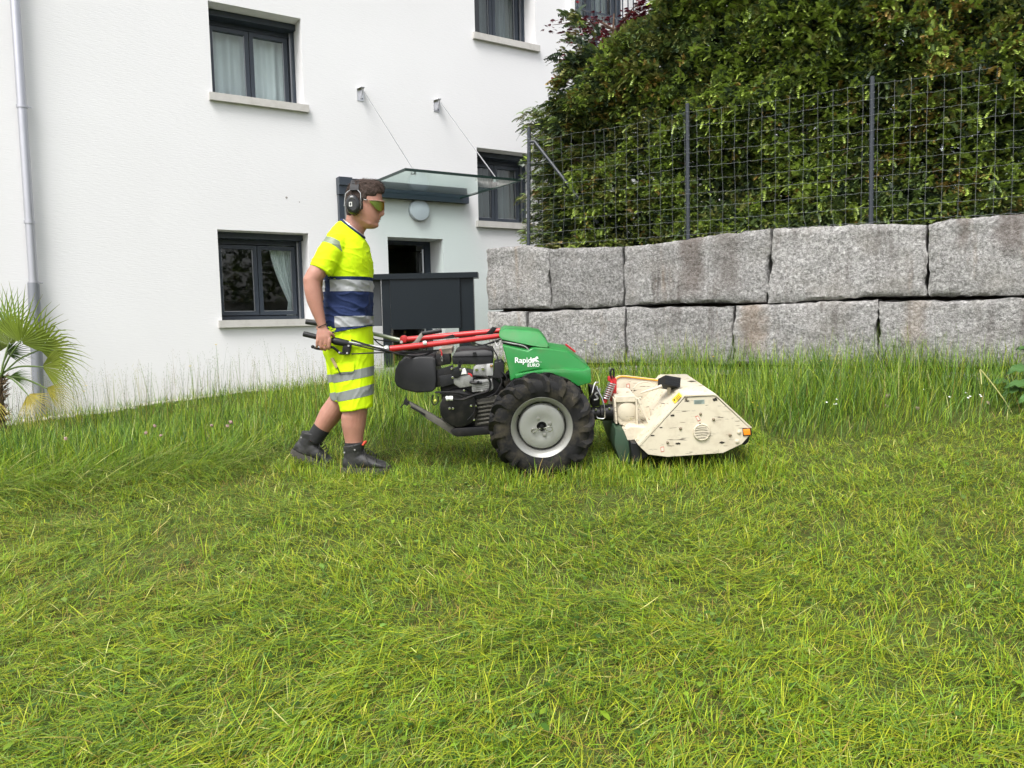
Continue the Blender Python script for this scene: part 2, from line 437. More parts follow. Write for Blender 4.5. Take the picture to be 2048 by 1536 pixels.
# downpipe at the left
dp = thing('downpipe', 'grey zinc downpipe on the white wall above the palm', 'downpipe', F(-1.87, -.2, .1))
M_zinc = mat('zinc', (.50, .50, .54), .42, metal=.75, var=.05, vscale=6)
M_zinc2 = mat('weathered_zinc', (.27, .28, .31), .55, metal=.6, var=.10, vscale=5)
bm = BM(); tube(bm, [F(-1.84, 8.7, .08), F(-1.88, 1.32, .08)], .045, 20); obj('pipe', bm, M_zinc, dp)
bm = BM(); tube(bm, [F(-1.882, 1.36, .08), F(-1.92, -.3, .08)], .056, 20); obj('standpipe', bm, M_zinc2, dp)
for z in (5.6, 3.2, 2.0, 1.36):
    bm = BM(); s = -1.84 - .04 * (8.7 - z) / 7.4
    lathe(bm, F(s, z - .015, .08), (0, 0, 1), [(.046, 0), (.054, 0), (.054, .03), (.046, .03)], 20, closed=True)
    if z not in (2.0,): tube(bm, [F(s, z, .03), F(s, z, -.0)], .006, 6); tube(bm, [F(s + .05, z, .08), F(s + .085, z, .08)], .008, 6)
    obj('bracket', bm, M_zinc, dp)

# round wall lamp
lamp = thing('wall_lamp', 'round pale grey wall lamp under the glass canopy', 'lamp', F(2.75, 2.4, 0))
bm = BM(); lathe(bm, F(2.75, 2.4, .001), FN, [(.146, 0), (.149, .012), (.149, .045), (.140, .058), (.09, .066), (.001, .07)], 48)
obj('lamp_shade', bm, mat('opal_shade', (.52, .53, .60), .35, var=.03), lamp)
bm = BM(); lathe(bm, F(2.75, 2.4, .0), FN, [(.1495, 0.002), (.156, .002), (.156, .02), (.1495, .02)], 48, closed=True)
obj('rim', bm, M_alu, lamp)

# glass canopy
cano = thing('glass_canopy', 'flat glass entrance canopy on a dark rail hung from two tie rods', 'canopy', F(2.6, 2.6, 0))
bm = BM(); fbox(bm, 1.57, 3.51, 2.53, 2.65, 0.0, .10); fbox(bm, 1.57, 3.51, 2.65, 2.75, 0.0, .05); fbox(bm, 1.57, 1.75, 2.648, 2.752, .05, .12)
obj('wall_rail', bevel(bm, .004, 1), M_frame, cano, smooth=False)
bm = BM(); fbox(bm, 1.80, 3.36, 2.588, 2.604, .102, 1.63)
M_cglass = glassmat('canopy_glass', .06, (.86, .94, .91), .02)
cg = obj('glass_pane', bm, M_cglass, cano, smooth=False)
M_gedge = mat('glass_edge', (.010, .026, .022), .4, var=.02)
bm = BM(); fbox(bm, 1.80, 3.36, 2.582, 2.612, 1.631, 1.645); fbox(bm, 1.786, 1.799, 2.582, 2.612, .102, 1.645); fbox(bm, 3.361, 3.374, 2.582, 2.612, .102, 1.645)
obj('pane_edge', bm, M_gedge, cg, smooth=False)
M_steel = mat('brushed_steel', (.60, .60, .61), .3, metal=1, var=.05)
for s in (1.95, 3.08):
    br = BM()
    fbox(br, s - .045, s + .045, 3.78, 3.94, 0.0, .008)
    va = [F(s - .004, 3.93, .008), F(s - .004, 3.80, .008), F(s - .004, 3.84, .07), F(s - .004, 3.93, .115)]
    vb = [p + FD * .008 for p in va]; ngon_loft(br, [va, vb])
    vc = [F(s - .045, 3.928, .008), F(s + .045, 3.928, .008), F(s + .02, 3.928, .12), F(s - .02, 3.928, .12)]
    ngon_loft(br, [vc, [p + Vector((0, 0, .006)) for p in vc]])
    bkt = obj('wall_bracket', br, M_steel, cano, smooth=False)
    for dz in (.0, .10):
        b3 = BM(); cyl(b3, F(s + .025, 3.81 + dz, .008), F(s + .025, 3.81 + dz, .018), .009, 8); obj('bolt', b3, M_zinc2, bkt)
    rd = BM(); tube(rd, [F(s, 3.90, .11), F(s, 2.63, 1.52)], .0065, 8); obj('tie_rod', rd, M_steel, cano)
    b3 = BM(); lathe(b3, F(s, 2.571, 1.52), (0, 0, 1), [(.002, 0), (.033, .002), (.033, .016), (.03, .017), (.03, .035), (.033, .036), (.02, .056), (.004, .06)], 20)
    obj('clamp', b3, M_steel, cano)
# dark rainwater pipe under the canopy rail
bm = BM(); fbox(bm, 1.575, 1.645, .0, 2.525, .005, .075)
tag(obj('rainwater_pipe', bevel(bm, .008, 2), M_frame), 'square anthracite rainwater pipe below the left end of the canopy rail', 'pipe')

# anthracite parapet screen in front of the door
YP = 9.7
par = thing('parapet_screen', 'anthracite sheet metal parapet in front of the entrance door', 'parapet', (at(850, 700, YP).x, YP, float(hgt(-1.1, YP))))
def pbox(u0, u1, v0, v1, y0, y1):
    b_ = BM(); p = at(u0, v0, YP); q = at(u1, v1, YP)
    return box(b_, (min(p.x, q.x), YP + y0, min(p.z, q.z)), (max(p.x, q.x), YP + y1, max(p.z, q.z)))
M_par = mat('anthracite_sheet', (.011, .015, .019), .35, var=.05, vscale=3, spec=.2)
M_par2 = mat('anthracite_light', (.045, .050, .056), .4, var=.05)
obj('panel', bevel(pbox(780, 922, 556, 653, -.03, -.001), .004, 1), M_par, par, smooth=False)
obj('panel', bevel(pbox(720, 761, 557, 652, .10, .14), .004, 1), M_par2, par, smooth=False)
obj('post', bevel(pbox(762, 785, 556, 735, .0, .16), .006, 1), M_par, par, smooth=False)
obj('post', bevel(pbox(915, 951, 555, 735, .0, .24), .006, 1), M_par, par, smooth=False)
obj('handrail', bevel(pbox(718, 956, 549.5, 555, -.05, .27), .004, 1), M_par, par, smooth=False)
obj('bottom_rail', bevel(pbox(780, 922, 653.3, 656, -.032, -.001), .001, 1), M_par, par, smooth=False)
bm = BM(); q = at(850, 735, YP); box(bm, (q.x - .95, YP - .02, q.z - .4), (q.x + .75, YP + .45, q.z + .01)); obj('landing', bm, mat('concrete_step', (.3, .3, .29), .9, var=.15), par, smooth=False)

# gravel strip along the foot of the wall
rng = np.random.default_rng(5)
m_grav = mat('gravel', (.42, .40, .36), .9, var=.3, vscale=60, spec=.2)
N = 2600
sg = rng.uniform(-4.5, 1.6, N); wg = np.abs(rng.normal(0, .16, N)); rr = rng.uniform(.010, .026, N)
tp = np.array([(1, 0, 0), (-1, 0, 0), (0, 1, 0), (0, -1, 0), (0, 0, .7), (0, 0, -.7)], float)
tf = np.array([(0, 2, 4), (2, 1, 4), (1, 3, 4), (3, 0, 4), (2, 0, 5), (1, 2, 5), (3, 1, 5), (0, 3, 5)])
cx = P0.x + FD.x * sg + FN.x * (wg + .03); cy = P0.y + FD.y * sg + FN.y * (wg + .03)
an = rng.uniform(0, 6.28, N); ca, sa = np.cos(an), np.sin(an)
vv = tp[None] * rr[:, None, None] * rng.uniform(.7, 1.3, (N, 6, 1))
vx = vv[..., 0] * ca[:, None] - vv[..., 1] * sa[:, None] + cx[:, None]; vy = vv[..., 0] * sa[:, None] + vv[..., 1] * ca[:, None] + cy[:, None]
vz = vv[..., 2] + (hgt(cx, cy) + .012)[:, None]
gr = obj('gravel', mesh_np('gravel', np.stack([vx, vy, vz], -1).reshape(-1, 3), None, (tf[None] + 6 * np.arange(N)[:, None, None]).reshape(-1, 3)), m_grav, smooth=False)
tag(gr, 'pale gravel strip along the foot of the white wall', 'gravel', kind='stuff')
# ================================================================ RETAINING WALL
W0 = Vector((1.2, 8.2, 0)); WD = Vector((.85, -.527, 0)).normalized(); WN = Vector((WD.y, -WD.x, 0))   # outward, to the lawn
def Wp(s, z, o=0.0): return W0 + WD * s + WN * o + Vector((0, 0, z))

def granite():
    m = bpy.data.materials.new('granite'); m.use_nodes = True
    t = m.node_tree; N = t.nodes; L = t.links; b = N['Principled BSDF']; b.inputs['Roughness'].default_value = .88; b.inputs['Specular IOR Level'].default_value = .25
    tc = N.new('ShaderNodeTexCoord'); oi = N.new('ShaderNodeObjectInfo')
    def noi(sc, de, ro=.6, vec=None):
        n = N.new('ShaderNodeTexNoise'); n.inputs['Scale'].default_value = sc; n.inputs['Detail'].default_value = de; n.inputs['Roughness'].default_value = ro
        L.new(vec if vec is not None else tc.outputs['Object'], n.inputs['Vector']); return n.outputs['Fac']
    def ramp(fac, stops):
        r = N.new('ShaderNodeValToRGB'); e = r.color_ramp.elements
        e[0].position, e[0].color = stops[0][0], (*stops[0][1], 1); e[1].position, e[1].color = stops[-1][0], (*stops[-1][1], 1)
        for p, c in stops[1:-1]:
            x = e.new(p); x.color = (*c, 1)
        L.new(fac, r.inputs[0]); return r.outputs[0]
    def mix(a, c, f):
        x = N.new('ShaderNodeMix'); x.data_type = 'RGBA'; L.new(f, x.inputs['Factor'])
        L.new(a, x.inputs['A']) if not isinstance(a, tuple) else None
        if isinstance(c, tuple): x.inputs['B'].default_value = (*c, 1)
        else: L.new(c, x.inputs['B'])
        return x.outputs['Result']
    def rng_(f, a, b_, lo=0., hi=1.):
        x = N.new('ShaderNodeMapRange'); x.inputs['From Min'].default_value = a; x.inputs['From Max'].default_value = b_; x.inputs['To Min'].default_value = lo; x.inputs['To Max'].default_value = hi
        L.new(f, x.inputs['Value']); return x.outputs[0]
    def mul(a, c):
        x = N.new('ShaderNodeMath'); x.operation = 'MULTIPLY'; L.new(a, x.inputs[0]); L.new(c, x.inputs[1]); return x.outputs[0]
    grain = noi(36, 6, .80)
    col = ramp(grain, [(.33, (.095, .092, .09)), (.44, (.205, .20, .195)), (.53, (.315, .308, .30)), (.66, (.52, .51, .50))])
    vo = N.new('ShaderNodeTexVoronoi'); vo.inputs['Scale'].default_value = 60; L.new(tc.outputs['Object'], vo.inputs['Vector'])
    col = mix(col, (.66, .64, .63), rng_(vo.outputs['Distance'], .22, .08, 0, .6))
    col = mix(col, (.26, .24, .21), rng_(noi(2.6, 5), .50, .70, 0, .35))
    # rust-brown run-off below the fence on the long block
    sep = N.new('ShaderNodeVectorMath'); sep.operation = 'DOT_PRODUCT'; sep.inputs[1].default_value = tuple(WD)
    sb_ = N.new('ShaderNodeVectorMath'); sb_.operation = 'SUBTRACT'; sb_.inputs[1].default_value = tuple(W0); L.new(tc.outputs['Object'], sb_.inputs[0]); L.new(sb_.outputs[0], sep.inputs[0])
    wob = N.new('ShaderNodeMath'); wob.operation = 'MULTIPLY_ADD'; L.new(noi(5, 4), wob.inputs[0]); wob.inputs[1].default_value = .22; L.new(sep.outputs['Value'], wob.inputs[2])
    sz_ = N.new('ShaderNodeSeparateXYZ'); L.new(tc.outputs['Object'], sz_.inputs[0])
    def patch(c0, hw_, zlo, amt, zhi):
        a_ = N.new('ShaderNodeMath'); a_.operation = 'SUBTRACT'; L.new(wob.outputs[0], a_.inputs[0]); a_.inputs[1].default_value = c0 + .11
        b2_ = N.new('ShaderNodeMath'); b2_.operation = 'ABSOLUTE'; L.new(a_.outputs[0], b2_.inputs[0])
        return mul(mul(rng_(b2_.outputs[0], hw_, hw_ * .3, 0, amt), rng_(sz_.outputs['Z'], zlo, zlo + .15)), rng_(sz_.outputs['Z'], zhi + .02, zhi))
    for (c0, hw_, zlo, amt, cc, zhi) in ((.74, .16, 1.0, .60, (.095, .068, .055), 2), (1.10, .18, 1.0, .5, (.10, .082, .07), 2), (3.45, .14, 1.25, .6, (.10, .075, .065), 2), (3.1, .06, 1.3, .45, (.12, .09, .07), 2), (1.36, .16, .40, .45, (.22, .145, .085), .955), (2.75, .12, .5, .3, (.24, .17, .10), .955)):
        col = mix(col, cc, patch(c0, hw_, zlo, amt, zhi))
    # vertical rain streaks, brown and black
    mp = N.new('ShaderNodeMapping'); mp.inputs['Scale'].default_value = (1, 1, .10); L.new(tc.outputs['Object'], mp.inputs[0])
    st = noi(7.5, 6, .6, mp.outputs[0])
    col = mix(col, (.085, .07, .062), mul(rng_(st, .50, .66, 0, .7), rng_(noi(.9, 2), .46, .62, .12, 1.0)))
    mp2 = N.new('ShaderNodeMapping'); mp2.inputs['Scale'].default_value = (1, 1, .14); mp2.inputs['Location'].default_value = (4, 2, 7); L.new(tc.outputs['Object'], mp2.inputs[0])
    col = mix(col, (.30, .19, .09), rng_(noi(4.2, 6, .65, mp2.outputs[0]), .60, .76, 0, .35))
    hv = N.new('ShaderNodeHueSaturation'); vr_ = N.new('ShaderNodeMapRange'); vr_.inputs['To Min'].default_value = .80; vr_.inputs['To Max'].default_value = 1.18; L.new(oi.outputs['Random'], vr_.inputs['Value']); L.new(vr_.outputs[0], hv.inputs['Value']); L.new(col, hv.inputs['Color']); col = hv.outputs[0]
    L.new(col, b.inputs['Base Color'])
    bp = N.new('ShaderNodeBump'); bp.inputs['Strength'].default_value = .9; bp.inputs['Distance'].default_value = .03
    g2 = noi(30, 7, .75); L.new(g2, bp.inputs['Height']); L.new(bp.outputs[0], b.inputs['Normal'])
    return m
M_gran = granite()
rwall = thing('retaining_wall', 'dry stacked retaining wall of large rough grey granite blocks', 'wall', Wp(1, .2, 0))
def topz(s): return float(np.interp(s, [-1.75, -1.2, -.88, -.3, .0, .3, .83, 1.5, 2.2, 2.83, 3.0, 3.36, 4.2, 5.5], [1.70, 1.69, 1.63, 1.615, 1.60, 1.60, 1.64, 1.67, 1.645, 1.60, 1.625, 1.635, 1.62, 1.6]))
def block(pt, s0, s1, zb, zt, seed, face=0.0, depth=.55, sk0=0.0, sk1=0.0):
    """rough split block; zb, zt functions of s; pt maps (s,z,o) to the world"""
    nsx = max(6, int((s1 - s0) / .035)); nzx = max(5, int((zt((s0 + s1) / 2) - zb((s0 + s1) / 2)) / .035)); nyx = 5
    b_ = BM(); vd_ = {}
    def P(i, j, k):
        key = (i, j, k)
        if key in vd_: return vd_[key]
        a, bb, c = i / nsx, j / nzx, k / nyx
        s = s0 + (s1 - s0) * a + (sk0 * (1 - a) + sk1 * a) * (bb - .5)
        lo, hi = zb(s), zt(s)
        z = lo + (hi - lo) * bb; o = face - depth * c
        # rounded, broken arrises on the front
        ea = min(a, 1 - a) * (s1 - s0); eb = min(bb, 1 - bb) * (hi - lo)
        rnd = .016
        if k == 0:
            e = min(ea, eb)
            if e < rnd: o -= (1 - e / rnd) ** 2 * .016
        n1 = nz((s, z, seed), 3.0, seed); n2 = nz((s, z, o), 11.0, seed + 3); n3 = nz((s, z, o), 26.0, seed + 9)
        if k == 0: o += .018 * n1 + .012 * n2 + .016 * n3
        if i in (0, nsx): s += (.022 * nz((z, o * .4, seed), 5, seed) + .014 * nz((z, o * .5, seed), 19, seed) + .008 * n3) - (.006 if i else -.006) * (1 if k < 2 else 0)
        if j in (0, nzx): z += .016 * nz((s, o, seed), 4.5, seed) + .014 * nz((s, o, seed), 17, seed) - (.007 if j else -.007) * (1 if k == 0 else 0)
        v_ = b_.verts.new(pt(s, z, o)); vd_[key] = v_; return v_
    for i in range(nsx):
        for j in range(nzx):
            b_.faces.new((P(i, j, 0), P(i + 1, j, 0), P(i + 1, j + 1, 0), P(i, j + 1, 0)))
            b_.faces.new((P(i, j, nyx), P(i, j + 1, nyx), P(i + 1, j + 1, nyx), P(i + 1, j, nyx)))
    for i in range(nsx):
        for k in range(nyx):
            b_.faces.new((P(i, 0, k), P(i, 0, k + 1), P(i + 1, 0, k + 1), P(i + 1, 0, k)))
            b_.faces.new((P(i, nzx, k), P(i + 1, nzx, k), P(i + 1, nzx, k + 1), P(i, nzx, k + 1)))
    for j in range(nzx):
        for k in range(nyx):
            b_.faces.new((P(0, j, k), P(0, j + 1, k), P(0, j + 1, k + 1), P(0, j, k + 1)))
            b_.faces.new((P(nsx, j, k), P(nsx, j, k + 1), P(nsx, j + 1, k + 1), P(nsx, j + 1, k)))
    return obj('stone_block', b_, M_gran, rwall, angle=50)
J1 = [-1.74, -.885, .0, 1.505, 2.835, 4.25, 5.4]; J2 = [-1.72, -1.18, .02, 1.165, 2.46, 3.85, 5.2]; J3 = [-1.5, -.6, .55, 1.75, 2.95, 4.3, 5.3]
sk1 = [0, .0, .015, .05, -.02, .0, 0]; gp = .004
for i in range(len(J1) - 1):
    block(Wp, J1[i] + gp, J1[i + 1] - gp, lambda s: .972 + .010 * math.sin(3 * s), topz, 10 + i, face=.015 * math.sin(i * 2.1), sk0=sk1[i], sk1=sk1[i + 1])
for i in range(len(J2) - 1):
    block(Wp, J2[i] + gp, J2[i + 1] - gp, lambda s: .365, lambda s, i=i: .950 + .012 * math.sin(2.2 * s + i), 30 + i, face=.02 + .015 * math.sin(i * 1.7 + 1), sk0=.02 * math.sin(i * 3), sk1=.02 * math.sin((i + 1) * 3))
for i in range(len(J3) - 1):
    block(Wp, J3[i] + gp, J3[i + 1] - gp, lambda s: -.25, lambda s: .325 + .01 * math.sin(4 * s), 50 + i, face=.05 + .02 * math.sin(i * 2.9))
# the wall goes on round the lawn, outside the picture on the right (mirrored in the lower windows)
ang = [R(-48), R(-70), R(-84), R(-92)]
p = Wp(5.42, 0, 0); prev = p
for q, a_ in enumerate(ang):
    D_ = Vector((math.cos(a_), math.sin(a_), 0)); N_ = Vector((D_.y, -D_.x, 0)); b0 = p.copy()
    def pt(s, z, o, b0=b0, D_=D_, N_=N_): return b0 + D_ * s + N_ * o + Vector((0, 0, z))
    for r_, (zb_, zt_) in enumerate(((-.55, .33), (.36, .94), (.985, 1.6))):
        block(pt, .02, 1.85, lambda s, z=zb_: z, lambda s, z=zt_: z, 80 + q * 3 + r_, depth=.5)
    p = p + D_ * 1.87
wall_end = p
# soil terrace behind the wall
bm = BM()
tz = 1.50
loop = [Wp(-1.70, tz, -.30), Wp(1, tz, -.35), Wp(3, tz, -.35), Wp(5.4, tz, -.35)]
p = Wp(5.42, tz, -.3)
for a_ in ang:
    p = p + Vector((math.cos(a_), math.sin(a_), 0)) * 1.87; loop.append(p + Vector((.25, .1, 0)))
back = [q + Vector((3.0, 2.6, .06)) for q in loop]; back[0] = Wp(-1.70, tz, -2.2)
ngon_loft(bm, [[a_, b_, b_ - Vector((0, 0, 2)), a_ - Vector((0, 0, 2))] for a_, b_ in zip(loop, back)])
t_ = obj('terrace', bm, mat('terrace_soil', (.055, .045, .03), .95, var=.3, vscale=20, bump=.6), smooth=False); t_['kind'] = 'structure'

# ================================================================ WIRE FENCE
fence = thing('wire_fence', 'galvanised wire mesh fence on dark posts along the top of the stone wall', 'fence', Wp(1, 1.6, -.2))
M_post = mat('post_paint', (.028, .034, .044), .5, var=.1, vscale=10)
M_wire = mat('galvanised_wire', (.22, .235, .24), .5, metal=.4, var=.1)
FO = -.13
def fpz(s): return 1.655 + .0 * s - .012 * s
posts = [(-1.19, -1.235, 3.02), (.66, .665, 2.985), (2.36, 2.37, 2.945), (4.1, 4.1, 2.92), (5.5, 5.5, 2.9)]
for (st_, sb_, zt_) in posts:
    b_ = BM(); tube(b_, [Wp(sb_, 1.42, FO), Wp(st_, zt_, FO)], .021, 10); po = obj('post', b_, M_post, fence)
    b_ = BM()
    for k in range(9): tube(b_, [Wp(sb_ + (st_ - sb_) * k / 9 - .024, 1.72 + .135 * k, FO + .012), Wp(sb_ + (st_ - sb_) * k / 9 + .024, 1.722 + .135 * k, FO + .012)], .0035, 5)
    obj('clip', b_, M_wire, po)['kind'] = 'stuff'
b_ = BM(); tube(b_, [Wp(-1.19, 2.86, FO), Wp(-1.13, 2.86, FO - .01), Wp(-.42, 1.9, FO - .16)], .019, 8); obj('brace', b_, M_post, fence)
s_lo, s_hi = -1.2, 5.45
for r_ in range(10):
    pts = []; z0 = 0.03 + r_ * .1355
    s = s_lo; k = 0
    while s < s_hi:
        sag = .0
        if s < .66: sag = -.045 * math.sin(PI * max(0, (s + 1.2) / 1.86)) * (r_ / 9) + (.05 * math.exp(-((s + 1.0) / .25) ** 2) * (r_ / 9) * -1)
        else: sag = -.018 * math.sin(PI * ((s - .66) % 1.7) / 1.7) * (r_ / 9)
        pts.append(Wp(s, fpz(s) + z0 + sag + .004 * math.sin(s * 50.2) + .006 * nz((s, r_, 3), 2.2), FO + .018 + .02 * nz((s, r_ * .3, 0), 1.3)))
        s += .03
    b_ = BM(); tube(b_, pts, .0012, 4); obj('wire', b_, M_wire, fence)
s = s_lo + .06; i = 0
while s < s_hi:
    pts = []
    for k in range(15):
        t = k / 14; z = fpz(s) + .02 + 1.235 * t
        pts.append(Wp(s + .010 * nz((s * 3, t * 2, 1), 1.5) + (.02 * math.sin(t * 5 + s * 9) if s < -.3 else 0) + (.03 * max(0, .12 - t) / .12 if 1.75 < s < 2.1 else 0), z - (.045 * math.sin(PI * max(0, (s + 1.2) / 1.86)) if s < .66 else 0) * t, FO + .021 + .02 * nz((s, t * 3, 0), 1.3)))
    b_ = BM(); tube(b_, pts, .0011, 4); obj('wire', b_, M_wire, fence)
    s += .127; i += 1
# ================================================================ GRASS
rng = np.random.default_rng(21)
M_grass = leafmat('grass_blade', .32, .5, .35)
M_dry = leafmat('dry_stem', .15, .7, .2)
def vnoise(x, y, sc, seed=0):
    """cheap smooth value noise for patches"""
    r = np.random.default_rng(seed); G = r.random((64, 64))
    u = x * sc + 31.7; v = y * sc + 17.3
    i = np.floor(u).astype(int); j = np.floor(v).astype(int); fu = u - i; fv_ = v - j
    fu = fu * fu * (3 - 2 * fu); fv_ = fv_ * fv_ * (3 - 2 * fv_)
    g = lambda a, b: G[a % 64, b % 64]
    return (g(i, j) * (1 - fu) + g(i + 1, j) * fu) * (1 - fv_) + (g(i, j + 1) * (1 - fu) + g(i + 1, j + 1) * fu) * fv_

def blades(x, y, z0, az, lean, bend, ln, wd, col, segs=3, drape=None, flat=0.0):
    """vectorised grass blades; z0 height of the root over the soil"""
    n = len(x); dx, dy = np.cos(az), np.sin(az)
    px, py, pz = x.copy(), y.copy(), z0.copy()
    tw = rng.uniform(-.6, .6, n)
    sx, sy = -np.sin(az + tw), np.cos(az + tw)
    rows = []; tint = []
    for k in range(segs + 1):
        t = k / segs
        wk = wd * (.55 + .9 * t if t < .4 else .91 * (1 - ((t - .4) / .6) ** 1.6))
        gx = hgt(px, py)
        if k < segs:
            for sg in (-.5, .5): rows.append(np.stack([px + sx * wk * sg, py + sy * wk * sg, gx + np.maximum(pz, .004)], -1))
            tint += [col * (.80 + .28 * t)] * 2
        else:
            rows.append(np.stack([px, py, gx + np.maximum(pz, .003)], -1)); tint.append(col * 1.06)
        a = lean + bend * (t + .5 / segs)
        st = ln / segs
        px = px + dx * np.sin(a) * st; py = py + dy * np.sin(a) * st; pz = pz + np.cos(a) * st
    Vt = np.stack(rows, 1); T = np.stack(tint, 1); m = Vt.shape[1]
    base = (np.arange(n) * m)[:, None]
    q = np.concatenate([base + np.array([[2 * k, 2 * k + 1, 2 * k + 3, 2 * k + 2]]) for k in range(segs - 1)], 0)
    tri = base + np.array([[2 * segs - 2, 2 * segs - 1, 2 * segs]])
    return Vt.reshape(-1, 3), q, tri, T.reshape(-1, 3)

def join(parts):
    vs_, qs, ts, cs = [], [], [], []; o = 0
    for v, q, t, c in parts:
        vs_.append(v); qs.append(q + o); ts.append(t + o); cs.append(c); o += len(v)
    return np.concatenate(vs_), np.concatenate(qs), np.concatenate(ts), np.concatenate(cs)

def scatter(n, y0, y1, xm=.70, pad=.7, pw=1.0):
    y = y0 + (y1 - y0) * rng.random(n) ** pw
    x = (rng.random(n) * 2 - 1) * (xm * y + pad)
    return x, y
YB_X = [-9, -3.2, -2.6, -2.0, -1.6, -1.2, -.75, .0, .8, 1.15, 1.62, 1.75, 2.6, 4, 9]; YB_Y = [4.6, 4.72, 4.85, 5.02, 5.16, 5.30, 5.42, 5.48, 5.5, 5.55, 5.5, 5.0, 5.12, 5.35, 5.6]
def yb(x): return np.interp(x, YB_X, YB_Y)
G_fresh = np.array((.215, .345, .018)); G_yel = np.array((.385, .435, .028)); G_dark = np.array((.058, .135, .014)); G_brown = np.array((.33, .23, .06)); G_blue = np.array((.180, .300, .052)); G_pale = np.array((.60, .58, .20))
def pick(n, pr, cols, j=.36):
    pr = np.array(pr, float)
    if pr.ndim == 1: idx = rng.choice(len(cols), n, p=pr / pr.sum())
    else:
        c = np.cumsum(pr / pr.sum(1, keepdims=True), 1); idx = (rng.random(n)[:, None] > c).sum(1).clip(0, len(cols) - 1)
    return np.array(cols)[idx] * rng.uniform(1 - j, 1 + j, (n, 1)) * rng.uniform(.94, 1.06, (n, 3))
CS = [G_fresh, G_yel, G_dark, G_brown, G_blue, G_pale]
def machine_clear(x, y):
    """no standing blades where tyres, boots and the flail deck press the sward"""
    k = ((x > .0) & (x < .34) & (y > 4.50) & (y < 4.68)) | ((x > .0) & (x < .34) & (y > 5.04) & (y < 5.22))
    k |= (x > .74) & (x < 1.42) & (y > 4.54) & (y < 5.28)
    k |= (x > -1.06) & (x < -.78) & (y > 4.69) & (y < 4.80)
    return k
parts_ = []
# standing stubble on the mown lawn
n = 100000
x, y = scatter(n, 1.55, 5.75, pw=1.25)
k = (y < yb(x) + .1) & ~machine_clear(x, y); x, y = x[k], y[k]; n = len(x)
pt_ = vnoise(x, y, 1.1, 1); pb = vnoise(x, y, 2.3, 2); pd = vnoise(x, y, 3.7, 3)
left = np.clip((-x - .2) / 3, 0, 1); back = np.clip((y - 3.4) / 1.6, 0, 1)
pr = np.stack([.55 + .4 * back, .75 * (.25 + pt_) * (1 - .30 * back), .10 + .35 * (pd > .62), .05 + .85 * (pb > .66), .10 + .1 * pd, .04 + 0 * x], 1)
col = pick(n, pr, CS)
hh = rng.gamma(4, .0075, n) * (.7 + .7 * pd) + .010
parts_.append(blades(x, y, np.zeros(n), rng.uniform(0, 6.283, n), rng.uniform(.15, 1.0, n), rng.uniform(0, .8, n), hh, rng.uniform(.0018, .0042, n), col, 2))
# taller tufts left by the flails
nt_ = 800
tx, ty = scatter(nt_, 1.7, 5.3, pw=1.2)
rep = rng.integers(6, 22, nt_); bx = np.repeat(tx, rep) + rng.normal(0, .018, rep.sum()); by = np.repeat(ty, rep) + rng.normal(0, .018, rep.sum())
k = (by < yb(bx)) & ~machine_clear(bx, by); bx, by = bx[k], by[k]; n = len(bx)
col = pick(n, [.6, .45, .08, .06, .05, .03], CS)
parts_.append(blades(bx, by, np.zeros(n), rng.uniform(0, 6.283, n), rng.uniform(.05, .6, n), rng.uniform(.1, 1.1, n), rng.uniform(.05, .13, n), rng.uniform(.002, .0045, n), col, 3))
# blades standing in front of tyre, deck and boots
for (x0, x1, y0, y1, n, h0, h1) in ((-.08, .44, 4.38, 4.50, 800, .05, .16), (.62, 1.50, 4.38, 4.485, 2000, .05, .165), (-1.2, -.70, 4.55, 4.69, 640, .05, .13), (-1.46, -1.1, 4.70, 4.92, 460, .05, .13), (.45, .75, 4.4, 4.6, 420, .06, .14)):
    x = rng.uniform(x0 - .08, x1 + .08, n); dy_ = np.abs(rng.normal(0, .13, n)); y = y1 - dy_; col = pick(n, [.75, .4, .2, .05, .1, .04], CS)
    parts_.append(blades(x, y, np.zeros(n), rng.uniform(0, 6.283, n), rng.uniform(.0, .5, n), rng.uniform(.1, 1.0, n), rng.uniform(h0, h1, n) * np.exp(-dy_ / .16) + .02, rng.uniform(.002, .0045, n), col, 3))
v, q, t, c = join(parts_)
go = obj('mown_grass', mesh_np('mown_grass', v, q, t, c), M_grass, smooth=False)
tag(go, 'short yellow-green mown grass covering the foreground lawn', 'grass', kind='stuff')

# clippings lying on top, combed in loose swathes
parts_ = []
n = 180000
x, y = scatter(n, 1.6, 5.6, pw=1.25)
k = (y < yb(x) + .02) & ~machine_clear(x, y); x, y = x[k], y[k]; n = len(x)
sw = vnoise(x, y, 1.6, 7); hf = .6 * vnoise(x, y, 6.5, 31) + .4 * vnoise(x, y, 14, 32); keep = rng.random(n) < (.45 + .7 * sw) * np.clip((hf - .20) * 2.6, .25, 1.3); x, y, sw, hf = x[keep], y[keep], sw[keep], hf[keep]; n = len(x)
flow = (vnoise(x, y, .8, 8) - .5) * 3.2
az = flow + rng.normal(0, .75, n) + np.where(rng.random(n) < .5, 0, PI)
pd = vnoise(x, y, 2.0, 9); pt_ = vnoise(x, y, 1.1, 1)
pr = np.stack([.62 + 0 * x, .40 + .35 * pt_, .12 + .45 * (pd > .6), .05 + .05 * pd, .28 + .3 * pd, .06 + 0 * x], 1)
col = pick(n, pr, CS)
ln = rng.gamma(3.4, .0215, n).clip(.02, .26)
z0 = rng.uniform(.008, .035, n) + .055 * np.clip(hf - .3, 0, 1) * rng.random(n) ** .5 + .02 * (sw > .55) * rng.random(n)
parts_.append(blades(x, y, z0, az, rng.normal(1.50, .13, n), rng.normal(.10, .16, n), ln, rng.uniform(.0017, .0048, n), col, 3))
v, q, t, c = join(parts_)
